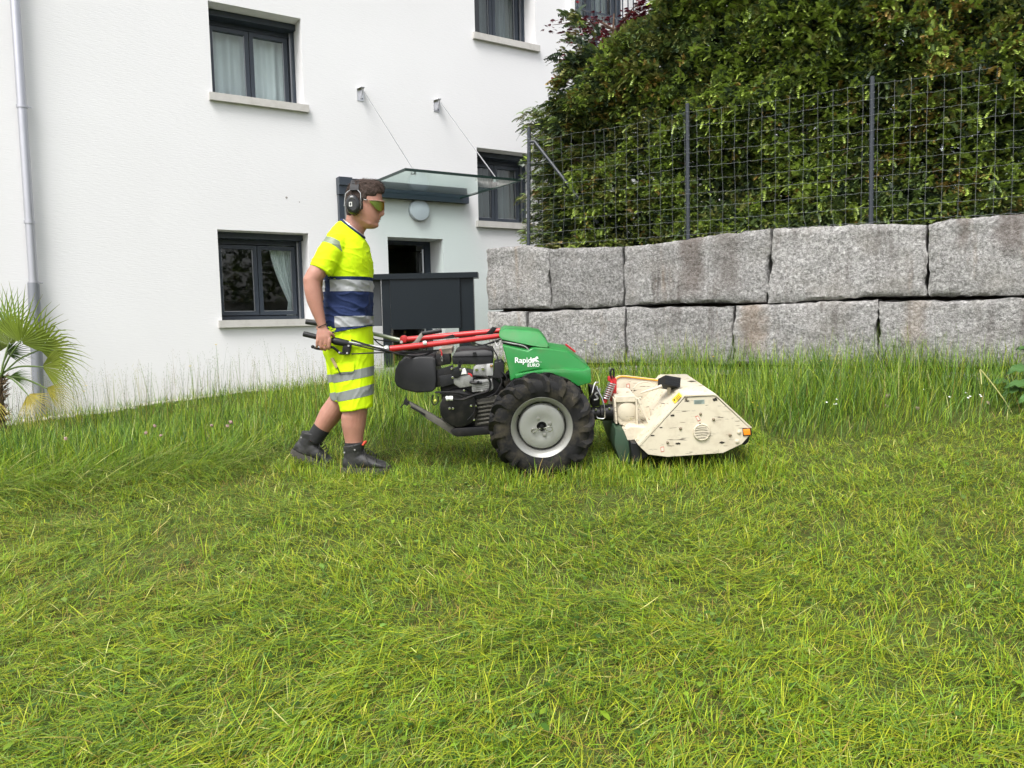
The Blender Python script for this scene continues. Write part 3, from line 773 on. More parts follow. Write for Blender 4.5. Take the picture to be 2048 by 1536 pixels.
go = obj('grass_clippings', mesh_np('grass_clippings', v, q, t, c), M_grass, smooth=False)
tag(go, 'loose cut grass blades lying across the mown lawn', 'grass', kind='stuff')

# broad leaves pressed into the sward: clover, plantain, dandelion
def ovals(x, y, z, az, pit, ln, wd, col):
    n = len(x); prof = np.array([(0, 0), (.25, .42), (.6, .5), (.85, .32), (1, 0)])
    ca, sa = np.cos(az), np.sin(az); rows = []
    for (t, w_) in prof:
        for sg in ((-1, 1) if w_ else (0,)):
            lx = ln * t * np.cos(pit); lz = ln * t * np.sin(pit) - .25 * ln * t * t; ly = wd * w_ * sg
            rows.append(np.stack([x + lx * ca - ly * sa, y + lx * sa + ly * ca, z + lz + abs(sg) * .12 * wd], -1))
    Vt = np.stack(rows, 1); b_ = (np.arange(n) * 8)[:, None]
    q = np.concatenate([b_ + np.array([[1, 2, 4, 3]]), b_ + np.array([[3, 4, 6, 5]])]); t3 = np.concatenate([b_ + np.array([[0, 2, 1]]), b_ + np.array([[5, 6, 7]])])
    return Vt.reshape(-1, 3), q, t3, np.repeat(col, 8, 0)
n = 2400; cx_, cy_ = scatter(260, 1.7, 5.4, pw=1.2); i = rng.integers(0, 260, n)
x = cx_[i] + rng.normal(0, .10, n); y = cy_[i] + rng.normal(0, .10, n)
k = (y < yb(x)) & ~machine_clear(x, y); x, y = x[k], y[k]; n = len(x)
col = pick(n, [.4, .0, .7, .0, .5, .0], CS) * .8
go = obj('broad_leaves', mesh_np('broad_leaves', *ovals(x, y, hgt(x, y) + rng.uniform(.015, .06, n), rng.uniform(0, 6.28, n), rng.uniform(-.2, .5, n), rng.uniform(.014, .045, n), rng.uniform(.010, .026, n), col)), M_grass, smooth=False)
tag(go, 'small clover and plantain leaves scattered among the mown grass', 'leaves', kind='stuff')

# uncut meadow behind
def tallh(x, y):
    H = np.full_like(x, .30)
    d = y - yb(x)
    lf = np.clip((-x - 1.2) / 1.6, 0, 1); H *= 1 - .45 * lf * np.clip((y - 5.2) / 1.6, 0, 1)
    H *= np.clip(.28 + d / .75, .28, 1); H *= np.where(x > 1.2, 1.22, 1.0); H *= .8 + .45 * vnoise(x, y, 1.3, 12)
    return H
parts_ = []
n = 96000
y = 4.1 + 6.6 * rng.random(n) ** 1.45; x = rng.uniform(-1, 1, n) * (.72 * y + .6)
wallF = lambda x, y: (x - W0.x) * WN.x + (y - W0.y) * WN.y        # distance in front of the stone wall
houF = lambda x, y: (x - P0.x) * FN.x + (y - P0.y) * FN.y
k = (y > yb(x) + rng.normal(0, .06, n)) & ((wallF(x, y) > .03) | (x < -.45)) & (houF(x, y) > .12) & ~((x > .2) & (x < 1.46) & (y < 5.42)) & (rng.random(n) < np.clip(houF(x, y) / 1.1, .12, 1))
x, y = x[k], y[k]; n = len(x)
pd = vnoise(x, y, 1.5, 13)
pr = np.stack([1.0 + 0 * x, .26 + .2 * pd, .35 + .6 * (pd < .4), .02 + 0 * x, .30 + 0 * x, .04 + 0 * x], 1)
col = pick(n, pr, CS) * np.array((.82, .86, 1.1))
H = tallh(x, y)
edge = np.exp(-((y - yb(x)) / .35) ** 2)
az = np.where(rng.random(n) < .6 * edge, rng.normal(-.3, .7, n), rng.uniform(0, 6.283, n))
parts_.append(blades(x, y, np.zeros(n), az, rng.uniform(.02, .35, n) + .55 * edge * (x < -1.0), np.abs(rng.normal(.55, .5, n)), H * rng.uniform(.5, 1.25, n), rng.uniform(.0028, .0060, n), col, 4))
# flattened grass at the left edge, combed to the right
n = 3600; x = rng.uniform(-4.2, -1.75, n); y = yb(x) + rng.normal(-.05, .28, n)
col = pick(n, [.6, .25, .2, .04, .6, .12], CS)
parts_.append(blades(x, y, rng.uniform(.02, .09, n), rng.normal(-.15, .55, n), rng.normal(1.2, .25, n), rng.normal(.45, .25, n), rng.uniform(.18, .42, n), rng.uniform(.0025, .005, n), col, 4))
# grass under and behind the machine, pressed but still there
n = 5200; x = rng.uniform(-.8, 1.7, n); y = rng.uniform(4.5, 5.6, n)
col = pick(n, [.8, .2, .4, .04, .3, .05], CS)
parts_.append(blades(x, y, np.zeros(n), rng.uniform(0, 6.28, n), rng.uniform(.2, 1.1, n), rng.uniform(.1, .8, n), rng.uniform(.05, .13, n) * np.where(machine_clear(x, y), .5, 1), rng.uniform(.0022, .0045, n), col, 3))
v, q, t, c = join(parts_)
go = obj('meadow_grass', mesh_np('meadow_grass', v, q, t, c), M_grass, smooth=False)
tag(go, 'tall uncut green meadow grass between the lawn, house and stone wall', 'grass', kind='stuff')

# seed stalks
parts_ = []; pv, pt3, pc = [], [], []
n = 1900
y = 5.2 + 4.4 * rng.random(n) ** .8; x = rng.uniform(-1, 1, n) * (.7 * y + .4)
k = (y > yb(x) + .25) & ((wallF(x, y) > .05) | (x < -.5)) & (houF(x, y) > .08) & ~((x > -.1) & (x < 1.5) & (y < 5.6))
k &= (rng.random(n) < np.where(x < .1, .95, .5))
x, y = x[k], y[k]; n = len(x)
H = rng.uniform(.28, .58, n) * np.where(x < -1.0, 1.12, .92); az = rng.uniform(0, 6.283, n); le = rng.uniform(.0, .16, n); be = rng.uniform(0, .35, n)
col = pick(n, [.45, .25, .25, .2, .2, .15], CS) * .6
v1 = blades(x, y, np.zeros(n), az, le, be, H, rng.uniform(.0026, .0042, n), col, 4)
parts_.append(v1)
# panicles: little spikelets along the top third of each stalk
tipv = v1[0].reshape(n, 9, 3)
sp = []
for s_ in range(11):
    f = s_ / 11; a_ = tipv[:, 6] * (1 - f) + tipv[:, 8] * f if s_ > 2 else tipv[:, 4] * (1 - (f * 2)) + tipv[:, 6] * (f * 2)
    wdt = (.030 * (1 - f) + .004) * np.where(np.arange(n) % 3 == 0, .25, 1.0)
    aa = rng.uniform(0, 6.28, n)
    b_ = a_ + np.stack([np.cos(aa) * wdt, np.sin(aa) * wdt, rng.uniform(.0, .02, n)], -1)
    sp.append((b_, aa))
SV, ST, SC = [], [], []; o = 0
for b_, aa in sp:
    d = np.stack([np.cos(aa), np.sin(aa), 0 * aa], -1) * .0022
    up = np.array((0, 0, 1.)) * rng.uniform(.005, .010, (n, 1))
    tri = np.stack([b_ - d, b_ + d, b_ + up], 1).reshape(-1, 3)
    SV.append(tri); ST.append(np.arange(o, o + 3 * n).reshape(-1, 3)); SC.append(np.repeat(col * 1.05, 3, 0)); o += 3 * n
parts_.append((np.concatenate(SV), np.zeros((0, 4), int), np.concatenate(ST), np.concatenate(SC)))
v, q, t, c = join(parts_)
go = obj('seed_stalks', mesh_np('seed_stalks', v, q, t, c), M_dry, smooth=False)
tag(go, 'thin seeding grass stalks standing above the uncut meadow', 'grass', kind='stuff')

# bent straw on the right and a few long dry stems
st = thing('dry_stem', 'pale bent dry stalk leaning over the meadow at the right edge', 'stalk', at(2030, 836, 5.45))
bm = BM(); tube(bm, smooth_path([at(2030, 836, 5.45), at(2005, 795, 5.47), at(1963, 741, 5.5), at(1962, 752, 5.5), at(1963, 768, 5.49)], 5), .0035, 5)
obj('stem', bm, mat('straw', (.52, .50, .20), .7), st)

# flowers
def blob(bm, c, r, n=10, lump=.35, seed=0):
    b2 = bmesh.new(); bmesh.ops.create_icosphere(b2, subdivisions=2, radius=r)
    for v_ in b2.verts: v_.co = v_.co * (1 + lump * nz(v_.co / r, 4.0, seed)) + Vector(c)
    return merge(bm, b2)
M_clov = mat('clover_pink', (.30, .20, .18), .8, var=.45, vscale=90); M_stem = mat('green_stem', (.11, .2, .03), .6)
M_yel = mat('buttercup_yellow', (.78, .58, .02), .4); M_dai = mat('daisy_white', (.78, .78, .75), .7)
clov = [(1777, 792, 5.7, .030), (1773, 812, 5.6, .024), (1835, 816, 5.5, .022), (1975, 806, 5.5, .024), (462, 844, 5.5, .024), (455, 852, 5.45, .02), (424, 851, 5.5, .018), (310, 852, 5.4, .022), (292, 866, 5.3, .02), (132, 877, 5.4, .022), (1695, 755, 6.1, .02), (1583, 962, 4.5, .017), (1570, 930, 4.7, .016), (1692, 1022, 4.05, .012), (322, 871, 5.3, .018)]
for (u, v_, Yd, r) in clov:
    p = at(u, v_, Yd); gz = float(hgt(p.x, p.y)); t_ = thing('clover_flower', 'faded pink clover head standing in the grass', 'flower', (p.x, p.y, gz), 'clover flowers in the grass')
    bm = BM(); blob(bm, p, r * .55, lump=.9, seed=u); obj('head', bm, M_clov, t_)
    if p.z - gz > .01:
        bm = BM(); tube(bm, [(p.x + .01, p.y, gz), (p.x, p.y, p.z)], .0018, 5); obj('stem', bm, M_stem, t_)
for (u, v_, Yd) in [(1660, 712, 6.9), (1643, 722, 6.85), (1638, 724, 6.9), (1384, 714, 7.3), (1427, 714, 7.2), (1170, 682, 7.6), (1192, 689, 7.6), (1516, 812, 5.7), (1505, 806, 5.7), (1510, 820, 5.65), (172, 772, 7.6), (168, 783, 7.6), (380, 733, 7.6), (432, 690, 7.8)]:
    p = at(u, v_, Yd); gz = float(hgt(p.x, p.y)); t_ = thing('buttercup', 'small yellow buttercup on a thin stalk in the meadow', 'flower', (p.x, p.y, gz), 'yellow buttercups in the meadow')
    bm = BM()
    for k_ in range(5):
        a_ = k_ * 2 * PI / 5
        vs4 = [p, p + Vector((math.cos(a_ - .5) * .010, math.sin(a_ - .5) * .010, .004)), p + Vector((math.cos(a_) * .014, math.sin(a_) * .014, .009)), p + Vector((math.cos(a_ + .5) * .010, math.sin(a_ + .5) * .010, .004))]
        bm.faces.new([bm.verts.new(q_) for q_ in vs4])
    obj('petals', bm, M_yel, t_)
    bm = BM(); tube(bm, [(p.x + .02, p.y + .01, gz), (p.x + .012, p.y, (gz + p.z) / 2), p], .0013, 4); obj('stem', bm, M_stem, t_)
for (u, v_, Yd) in [(1899, 794, 5.6), (1932, 786, 5.6), (1940, 793, 5.55), (1936, 796, 5.5), (1960, 790, 5.6), (1962, 793, 5.55), (1673, 799, 5.6), (1672, 808, 5.5), (1653, 805, 5.5), (1669, 809, 5.5), (1847, 779, 5.8), (1880, 747, 6.4)]:
    p = at(u, v_, Yd); gz = float(hgt(p.x, p.y)); t_ = thing('daisy', 'tiny white flower in the uncut grass by the right edge', 'flower', (p.x, p.y, gz), 'tiny white flowers in the grass')
    bm = BM(); lathe(bm, p, (0, -.5, 1), [(.002, -.002), (.007, .001), (.008, .003), (.003, .004)], 9); obj('petals', bm, M_dai, t_)
    bm = BM(); tube(bm, [(p.x + .008, p.y, gz), p], .0013, 4); obj('stem', bm, M_stem, t_)

# ================================================================ YEW HEDGE
M_yew = leafmat('yew_needles', .12, .42, .45)
M_bark = mat('yew_bark', (.10, .06, .04), .9, var=.3, bump=.5)
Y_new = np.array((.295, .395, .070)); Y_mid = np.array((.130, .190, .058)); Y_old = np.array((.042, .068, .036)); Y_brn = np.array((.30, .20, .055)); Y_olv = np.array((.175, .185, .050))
def shoots(base, dirv, ln, col, npair=6, wn=.27):
    """feathered yew shoots that arch over; base (n,3), dirv (n,3) unit"""
    n = len(base); up = np.array((0, 0, 1.))
    side = np.cross(dirv, up); side /= np.linalg.norm(side, axis=1, keepdims=True) + 1e-6
    nor = np.cross(side, dirv)
    roll = rng.normal(0, .5, n)[:, None]; side = side * np.cos(roll) + nor * np.sin(roll)
    Vs, Ts, Cs = [], [], []; o = 0
    cur = []
    for k in range(npair + 1):
        t = k / npair
        cur.append(base + dirv * (ln * t)[:, None] - up * (ln * (.42 * t * t))[:, None])
    # stem
    for k in range(npair):
        t = (k + .4) / npair; p = cur[k] * .6 + cur[k + 1] * .4
        nl = ln * wn * (1 - .5 * t)
        f_ = cur[k + 1] + (cur[k + 1] - cur[k]) * .55
        L1 = p + side * nl[:, None] - up * (nl * .3)[:, None]; R1 = p - side * nl[:, None] - up * (nl * .3)[:, None]
        Vs.append(np.stack([L1, R1, f_], 1)); Cs.append(np.stack([col * .85, col * .85, col * 1.12], 1))
    Va = np.stack(Vs, 1).reshape(-1, 3); Ca = np.stack(Cs, 1).reshape(-1, 3)
    return Va, np.arange(len(Va)).reshape(-1, 3), Ca

def hedge(name, label, s0, s1, zt, mixw, seed, ncl, lumps=.38, leftend=False, front=-.30, thick=1.0, pt=None, cat='hedge', wood=True):
    r = np.random.default_rng(seed)
    root = thing(name, label, cat, Wp((s0 + s1) / 2, 1.5, -.8) if pt is None else pt((s0 + s1) / 2, 1.5, -.8), 'yew hedge plants above the stone wall')
    A = np.array([tuple(W0), tuple(WD), tuple(WN)])
    n = ncl
    s = r.uniform(s0, s1, n); u = r.random(n)
    z = 1.55 + (zt(s) - 1.55) * u
    dep = np.abs(r.normal(0, .15, n)) + r.random(n) * .05
    lay = r.random(n) < .30; dep = np.where(lay, r.uniform(.3, thick, n), dep)
    lum = lumps * (vnoise(s * 1.0, z * 1.0, 1.7, seed) - .5) * 1.4 + .30 * (vnoise(s, z, 3.6, seed + 1) - .5)
    o = front + lum - dep
    o = np.minimum(o, np.where(z < 1.9, -.26, -.06))
    topd = np.clip((z - (zt(s) - .35)) / .35, 0, 1); o -= .35 * topd ** 2
    if leftend:
        # rounded left flank, ragged
        edge = s0 + .22 * (vnoise(z, z * 0 + 3, 2.2, seed + 5) - .5) + .22 * np.clip((z - 3.3) / .7, 0, 1)
        fl = r.random(n) < .20
        dd = r.random(n); s = np.where(fl, edge + np.abs(r.normal(0, .13, n)), np.maximum(s, edge)); o = np.where(fl, front - thick * dd, o - .25 * np.clip(1 - (s - edge) / .3, 0, 1) ** 2)
    base = A[0] + A[1] * s[:, None] + A[2] * o[:, None] if pt is None else np.array([tuple(pt(a, 0, b)) for a, b in zip(s, o)])
    base[:, 2] = z
    # outward direction
    Nn = A[2] if pt is None else np.array(tuple((pt(0, 0, 1) - pt(0, 0, 0)).normalized()))
    Dd = A[1] if pt is None else np.array(tuple((pt(1, 0, 0) - pt(0, 0, 0)).normalized()))
    outd = Nn * 1.0 + np.array((0, 0, .35)) + r.normal(0, .35, (n, 3)) + np.array((0, 0, 1.)) * (topd * 1.1)[:, None]
    if leftend: outd -= Dd * (1.5 * np.exp(-((s - edge) / .22) ** 2))[:, None]
    outd /= np.linalg.norm(outd, axis=1, keepdims=True)
    ns = 10
    if leftend:
        nw = 120; wz = r.uniform(1.62, 3.3, nw); we = s0 + .02 + .22 * np.clip((wz - 3.3) / .7, 0, 1); wo = front - r.random(nw) * .8; wl = r.uniform(.10, .46, nw); st_ = 8
        tt = np.tile(np.linspace(.1, 1, st_), nw); rep_ = lambda a: np.repeat(a, st_)
        ws = rep_(we) + .1 - rep_(wl + .1) * tt; wzz = rep_(wz) + .40 * rep_(wl) * tt - .45 * rep_(wl) * tt * tt
        wb = A[0] + A[1] * ws[:, None] + A[2] * rep_(wo)[:, None]; wb[:, 2] = wzz
        wd2 = -A[1] * .9 + A[2] * .25 + np.array((0, 0, .12)) + r.normal(0, .25, (nw * st_, 3)); wd2 /= np.linalg.norm(wd2, axis=1, keepdims=True)
        base = np.concatenate([base, wb]); outd = np.concatenate([outd, wd2]); m_ = nw * st_
        s = np.concatenate([s, ws]); z = np.concatenate([z, wzz]); dep = np.concatenate([dep, np.full(m_, .06)]); lay = np.concatenate([lay, np.zeros(m_, bool)]); n = n + m_
    B = np.repeat(base, ns, 0) + r.normal(0, .026, (n * ns, 3)); Dv = np.repeat(outd, ns, 0) + r.normal(0, .34, (n * ns, 3)); Dv[:, 2] += .12
    Dv /= np.linalg.norm(Dv, axis=1, keepdims=True)
    fresh = vnoise(s * 1.0, z, 1.25, seed + 7); fr2 = vnoise(s, z, 3.4, seed + 8)
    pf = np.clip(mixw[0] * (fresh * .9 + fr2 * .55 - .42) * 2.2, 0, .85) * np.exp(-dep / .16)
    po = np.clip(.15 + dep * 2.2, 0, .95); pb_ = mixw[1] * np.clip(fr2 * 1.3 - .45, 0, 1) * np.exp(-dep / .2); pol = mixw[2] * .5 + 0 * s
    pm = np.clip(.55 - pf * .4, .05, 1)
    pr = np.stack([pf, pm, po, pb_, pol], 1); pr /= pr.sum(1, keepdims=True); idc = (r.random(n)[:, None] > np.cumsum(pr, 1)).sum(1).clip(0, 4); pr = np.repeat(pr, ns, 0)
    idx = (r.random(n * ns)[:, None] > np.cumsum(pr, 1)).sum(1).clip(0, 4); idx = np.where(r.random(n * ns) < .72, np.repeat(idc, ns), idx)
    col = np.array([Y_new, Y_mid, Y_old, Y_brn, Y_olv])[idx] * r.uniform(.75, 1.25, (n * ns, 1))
    ln = r.uniform(.050, .100, n * ns) * np.where(idx == 0, 1.1, 1.0) * np.where(np.repeat(lay, ns), 1.9, 1.0)
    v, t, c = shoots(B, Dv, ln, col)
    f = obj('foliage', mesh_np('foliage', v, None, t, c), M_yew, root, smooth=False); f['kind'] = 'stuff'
    if wood:
        bm = BM(); PT = (lambda a, zz, oo: Wp(a, zz, oo)) if pt is None else pt
        k = s0 + .35
        while k < s1 - .1:
            b0 = PT(k, 1.45, front - .55); tube(bm, [b0, b0 + Vector((.03, .02, .7)), b0 + Vector((-.02, .05, 1.5))], [.045, .035, .015], 7)
            for q_ in range(22):
                h_ = r.uniform(.1, 1.35); a_ = r.uniform(-1.2, 1.2); dv = (Nn * math.cos(a_) + Dd * math.sin(a_)) * r.uniform(.3, .62)
                p_ = b0 + Vector((0, 0, h_)); tube(bm, [p_, p_ + Vector(dv) * .5 + Vector((0, 0, .1)), p_ + Vector(dv) + Vector((0, 0, .12))], [.012, .008, .003], 5)
            k += .62
        obj('branches', bm, M_bark, root)
    return root
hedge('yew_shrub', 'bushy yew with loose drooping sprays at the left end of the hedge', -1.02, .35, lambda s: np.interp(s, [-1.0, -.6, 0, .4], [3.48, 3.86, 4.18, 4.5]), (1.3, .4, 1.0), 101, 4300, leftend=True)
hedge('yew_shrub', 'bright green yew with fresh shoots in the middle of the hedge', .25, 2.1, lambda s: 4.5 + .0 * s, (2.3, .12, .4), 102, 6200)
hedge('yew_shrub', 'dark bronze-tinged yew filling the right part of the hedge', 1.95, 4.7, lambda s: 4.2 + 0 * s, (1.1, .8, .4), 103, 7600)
p_b = Wp(5.42, 0, 0); pts_b = [p_b]
for a_ in ang: pts_b.append(pts_b[-1] + Vector((math.cos(a_), math.sin(a_), 0)) * 1.87)
Db = (pts_b[-1] - pts_b[0]).normalized(); Nb = Vector((Db.y, -Db.x, 0))
hedge('yew_shrub', 'yew hedge going on beyond the right edge of the picture', 0.1, 7.0, lambda s: 3.6 + 0 * s, (.4, .3, .5), 104, 1500, pt=lambda s, z, o: pts_b[0] + Db * s + Nb * (o + .75) + Vector((0, 0, z)), wood=False)

# ================================================================ JAPANESE MAPLE behind the yew
mp_ = thing('maple_tree', 'dark red japanese maple behind the top of the yew hedge', 'tree', Wp(-.85, 1.5, -1.75))
bm = BM(); bs = Wp(-.85, 1.5, -1.75)
tube(bm, [bs, bs + Vector((.05, 0, 1.2)), bs + Vector((-.05, .05, 2.3)), bs + Vector((0, 0, 3.2))], [.06, .05, .035, .01], 8)
M_red = leafmat('maple_leaf', .3, .5); LV, LT, LC = [], [], []; o = 0
r = np.random.default_rng(77); tips = []
for k in range(34):
    h_ = r.uniform(2.0, 3.4); a_ = r.uniform(0, 6.28); L_ = r.uniform(.4, 1.0)
    p0_ = bs + Vector((0, 0, min(h_, 3.0))); p1_ = p0_ + Vector((math.cos(a_) * L_, math.sin(a_) * L_, r.uniform(-.05, .25)))
    tube(bm, [p0_, (p0_ + p1_) / 2 + Vector((0, 0, .08)), p1_], [.012, .008, .003], 5)
    for q_ in range(60):
        t_ = r.uniform(.3, 1.05); tips.append(tuple(p0_ + (p1_ - p0_) * t_ + Vector(r.normal(0, .07, 3))))
obj('trunk', bm, M_bark, mp_)
tips = np.array(tips); n = len(tips); az = r.uniform(0, 6.28, n)
cm = np.array((.085, .012, .022)) * r.uniform(.5, 1.6, (n, 1)); red = r.random(n) < .12; cm[red] = np.array((.30, .02, .03))
for j in range(7):
    aa = az + (j - 3) * .42; l_ = r.uniform(.045, .07, n) * (1 - .09 * abs(j - 3)); d = np.stack([np.cos(aa), np.sin(aa), -.45 + .0 * aa], -1); sd = np.stack([-np.sin(aa), np.cos(aa), 0 * aa], -1)
    tri = np.stack([tips - sd * .003 + d * .0, tips + d * (l_ * .5)[:, None] + sd * .007, tips + d * l_[:, None], tips + d * (l_ * .5)[:, None] - sd * .007], 1)
    LV.append(tri.reshape(-1, 3)); LT.append(np.arange(o, o + 4 * n).reshape(-1, 4)); LC.append(np.repeat(cm, 4, 0)); o += 4 * n
cr = obj('crown', mesh_np('crown', np.concatenate(LV), np.concatenate(LT), None, np.concatenate(LC)), M_red, mp_, smooth=False); cr['kind'] = 'stuff'

# ================================================================ FAN PALM at the left
YPALM = 6.9
pb_ = at(2, 905, YPALM); pb_ = gpt(pb_.x, YPALM)
palm = thing('fan_palm', 'small fan palm with green and yellowing fronds before the downpipe', 'palm', pb_)
bm = BM(); crown_p = at(-4, 752, YPALM)
prof = []
for k in range(26):
    t = k / 25; p_ = pb_.lerp(crown_p, t); prof.append((p_, .050 + .012 * math.sin(k * 2.3) * (1 - t) - .015 * t))
tube(bm, [p for p, _ in prof], [r_ for _, r_ in prof], 12)
obj('trunk', bm, mat('palm_fibre', (.085, .055, .035), .95, var=.5, vscale=60, bump=1, bscale=200), palm)
bm = BM(); rr_ = random.Random(3)
for k in range(170):
    t = rr_.random() ** .7; a_ = rr_.uniform(0, 6.28); p_ = pb_.lerp(crown_p, t); d_ = Vector((math.cos(a_), math.sin(a_), 0))
    tube(bm, [p_ + d_ * .045, p_ + d_ * rr_.uniform(.07, .12) + Vector((0, 0, rr_.uniform(-.02, .07)))], [.006, .001], 4)
obj('leaf_stubs', bm, mat('palm_stub', (.16, .11, .06), .9, var=.4), palm)['kind'] = 'stuff'
M_palm = leafmat('palm_leaf', .3, .42, .4)
PG = np.array((.20, .27, .035)); PY = np.array((.42, .35, .06)); PD = np.array((.075, .135, .03)); PL = np.array((.27, .34, .05))
def frond(hub, ax_deg, spread, ln, col, tilt=.35, n=26, droop=.18, jig=.5, yo=0.0, fused=.36):
    """palmate leaf: axis angle measured in the picture plane, tipped back by tilt"""
    ln = ln * 1.2; H_ = at(hub[0], hub[1], YPALM + yo); r = np.random.default_rng(int(hub[0] * 7 + hub[1]))
    a0 = R(ax_deg); X_ = Vector((math.cos(a0), 0, math.sin(a0))); Yv = Vector((0, 1, 0)); X_ = (X_ * math.cos(tilt) + Yv * -math.sin(tilt)).normalized()
    S_ = X_.cross(Vector((0, math.cos(.3), math.sin(.3)))).normalized(); Nn_ = S_.cross(X_).normalized()
    V_, Q_, T_, C_ = [], [], [], []
    for i in range(n):
        f = (i + .5) / n * 2 - 1; th = R(spread) * .5 * f + r.normal(0, .012)
        d = X_ * math.cos(th) + S_ * math.sin(th); L_ = ln * (1 - .28 * abs(f) ** 2) * r.uniform(.93, 1.05)
        wd_ = R(spread) / n * .5
        cc = col * r.uniform(.85, 1.2); tipc = cc * np.array((1.0, .95, 1.0)); brk = L_ * r.uniform(.55, .75); dr = r.uniform(.2, 1.4) * droop + (1.6 * droop if r.random() < .18 * jig * 2 else 0)
        b_ = len(V_); fold = .10 * (1 if i % 2 else -1)
        sd = Nn_.cross(d).normalized()
        for t in (.04, fused * .5, fused, .62, .82, 1.0):
            w2 = wd_ * ln * min(t, fused) * (1.02 if t <= fused else max(.04, (1 - t) / (1 - fused)))
            ext = max(0, t - .55); p_ = H_ + d * (L_ * t) - Vector((0, 0, 1)) * (L_ * dr * ext * ext * 3.2) + Nn_ * (ln * .10 * (1 - math.cos(th)) * t)
            for k_, sgn in enumerate((-1, 0, 1)): V_.append(tuple(p_ + sd * (w2 * sgn) + Nn_ * (w2 * .55 * (1 if sgn == 0 else 0)))); C_.append(cc * (.75 + .35 * t) if t < .95 else tipc * np.array((1.15, .85, .9)))
        for k_ in range(5):
            for e in (0, 1): Q_.append((b_ + 3 * k_ + e, b_ + 3 * k_ + e + 1, b_ + 3 * k_ + 4 + e, b_ + 3 * k_ + 3 + e))
    me = mesh_np('frond', np.array(V_), np.array(Q_), None, np.array(C_))
    fo = obj('frond', me, M_palm, palm, smooth=False)
    bm = BM(); c0 = crown_p + Vector((rr_.uniform(-.02, .02), rr_.uniform(-.03, .03), rr_.uniform(-.10, .02)))
    md = (c0 + H_) / 2 + Vector((0, 0, .04)); tube(bm, smooth_path([c0, md, H_ + X_ * .02], 6), [.008] * 10 + [.006, .005, .005], 6)
    obj('petiole', bm, mat('petiole_green', (.09, .14, .03), .5), fo)
    return fo
frond((41, 686), 58, 185, .48, PG * 1.1, .25, 24, .08, yo=-.1, fused=.28)
frond((20, 690), 118, 175, .44, PG * .8, .0, 26, .08, yo=.12)
frond((80, 699), 10, 150, .46, PL, .30, 22, .40, yo=-.02)
frond((84, 733), -14, 110, .42, PG * .95 + PY * .15, .3, 24, .30, yo=.0)
frond((56, 788), -62, 130, .34, PY, .25, 22, .10, yo=-.08, fused=.22)
frond((92, 776), -28, 85, .40, PY * .75 + PG * .3, .3, 16, .35, yo=.05, fused=.22)
frond((20, 752), -8, 70, .22, PD * 1.3, .1, 14, .15, yo=.12)
frond((12, 705), 10, 120, .20, PD, -.5, 16, .1, yo=.25)
frond((-20, 790), -100, 120, .30, PY * .9, .2, 22, .1, yo=-.05)
frond((-28, 690), 165, 150, .45, PG, .2, 24, .12)
frond((-26, 735), 200, 120, .42, PG, .2, 22, .25)
frond((2, 668), 95, 140, .40, PD * 1.5, -.35, 22, .06, yo=.2)

# ================================================================ DOCK PLANT at the right edge
dk = thing('dock_plant', 'broad-leaved dark green weed at the right edge by the stone wall', 'plant', gpt(at(2050, 800, 5.75).x, 5.75))
M_dock = mat('dock_leaf', (.055, .125, .030), .45, var=.3, vscale=12, bump=.5, bscale=60)
def bigleaf(a, b, wd_, sag=.04, yw=.6):
    a, b = Vector(a), Vector(b); d = b - a; L_ = d.length; d.normalize(); sd = d.cross(Vector((0, -yw, 1))).normalized(); up = sd.cross(d)
    bm = BM(); rows = []
    for k in range(11):
        t = k / 10; w2 = wd_ * (math.sin(PI * min(1, t * 1.02 + .03)) ** .75) * (1 - .25 * t)
        p_ = a + d * (L_ * t) - Vector((0, 0, 1)) * (sag * 4 * (t - .5) ** 2)
        rows.append([bm.verts.new(p_ + sd * (w2 * x_) + up * (abs(x_) * .25 * wd_ + .012 * math.sin(k * 2.4 + x_ * 5) * abs(x_))) for x_ in (-1, -.5, 0, .5, 1)])
    for r1, r2 in zip(rows[:-1], rows[1:]):
        for e in range(4): bm.faces.new((r1[e], r1[e + 1], r2[e + 1], r2[e]))
    return bm
base = Vector(dk.location)
for (u0, v0, u1, v1, Yd, w_) in [(2075, 735, 2010, 741, 5.7, .055), (2085, 770, 2005, 768, 5.6, .05), (2040, 765, 1965, 762, 5.85, .04), (2080, 715, 2030, 690, 5.9, .05), (2100, 790, 2030, 800, 5.5, .055), (2120, 740, 2180, 720, 5.7, .06), (2060, 775, 2000, 785, 5.6, .035)]:
    lf = obj('leaf', bigleaf(at(u0, v0, Yd), at(u1, v1, Yd - .1), w_), M_dock, dk)
    bm = BM(); tube(bm, [base, (base + at(u0, v0, Yd)) / 2 + Vector((0, 0, .03)), at(u0, v0, Yd)], .005, 6); obj('stalk', bm, M_stem, lf)
# ================================================================ MOTOR MOWER (single-axle tractor with a flail deck)
YC = 4.88
mower = thing('motor_mower', 'green and red single-axle motor mower with black engine and cream flail deck', 'mower', (at(1085, 950, YC).x, YC, float(hgt(.2, YC))))
M_green = mat('green_plastic', (.018, .195, .040), .36, var=.06, vscale=5, dirt=(.07, .15, .05), dscale=9, damt=.5, bump=.05, bscale=300)
M_red = mat('red_paint', (.46, .018, .020), .36, var=.07, vscale=8, dirt=(.25, .05, .04), dscale=14, damt=.3)
M_blk = mat('black_plastic', (.010, .0105, .012), .45, spec=.3, var=.2, vscale=12, dirt=(.035, .033, .030), dscale=9, damt=.35)
M_blk2 = mat('black_paint', (.007, .007, .008), .4, spec=.3, var=.25, vscale=20, dirt=(.06, .05, .04), dscale=16, damt=.35)
M_rub = mat('tyre_rubber', (.010, .010, .0105), .75, spec=.25, var=.3, vscale=25, dirt=(.10, .085, .055), dscale=8, damt=.6, bump=.3, bscale=140)
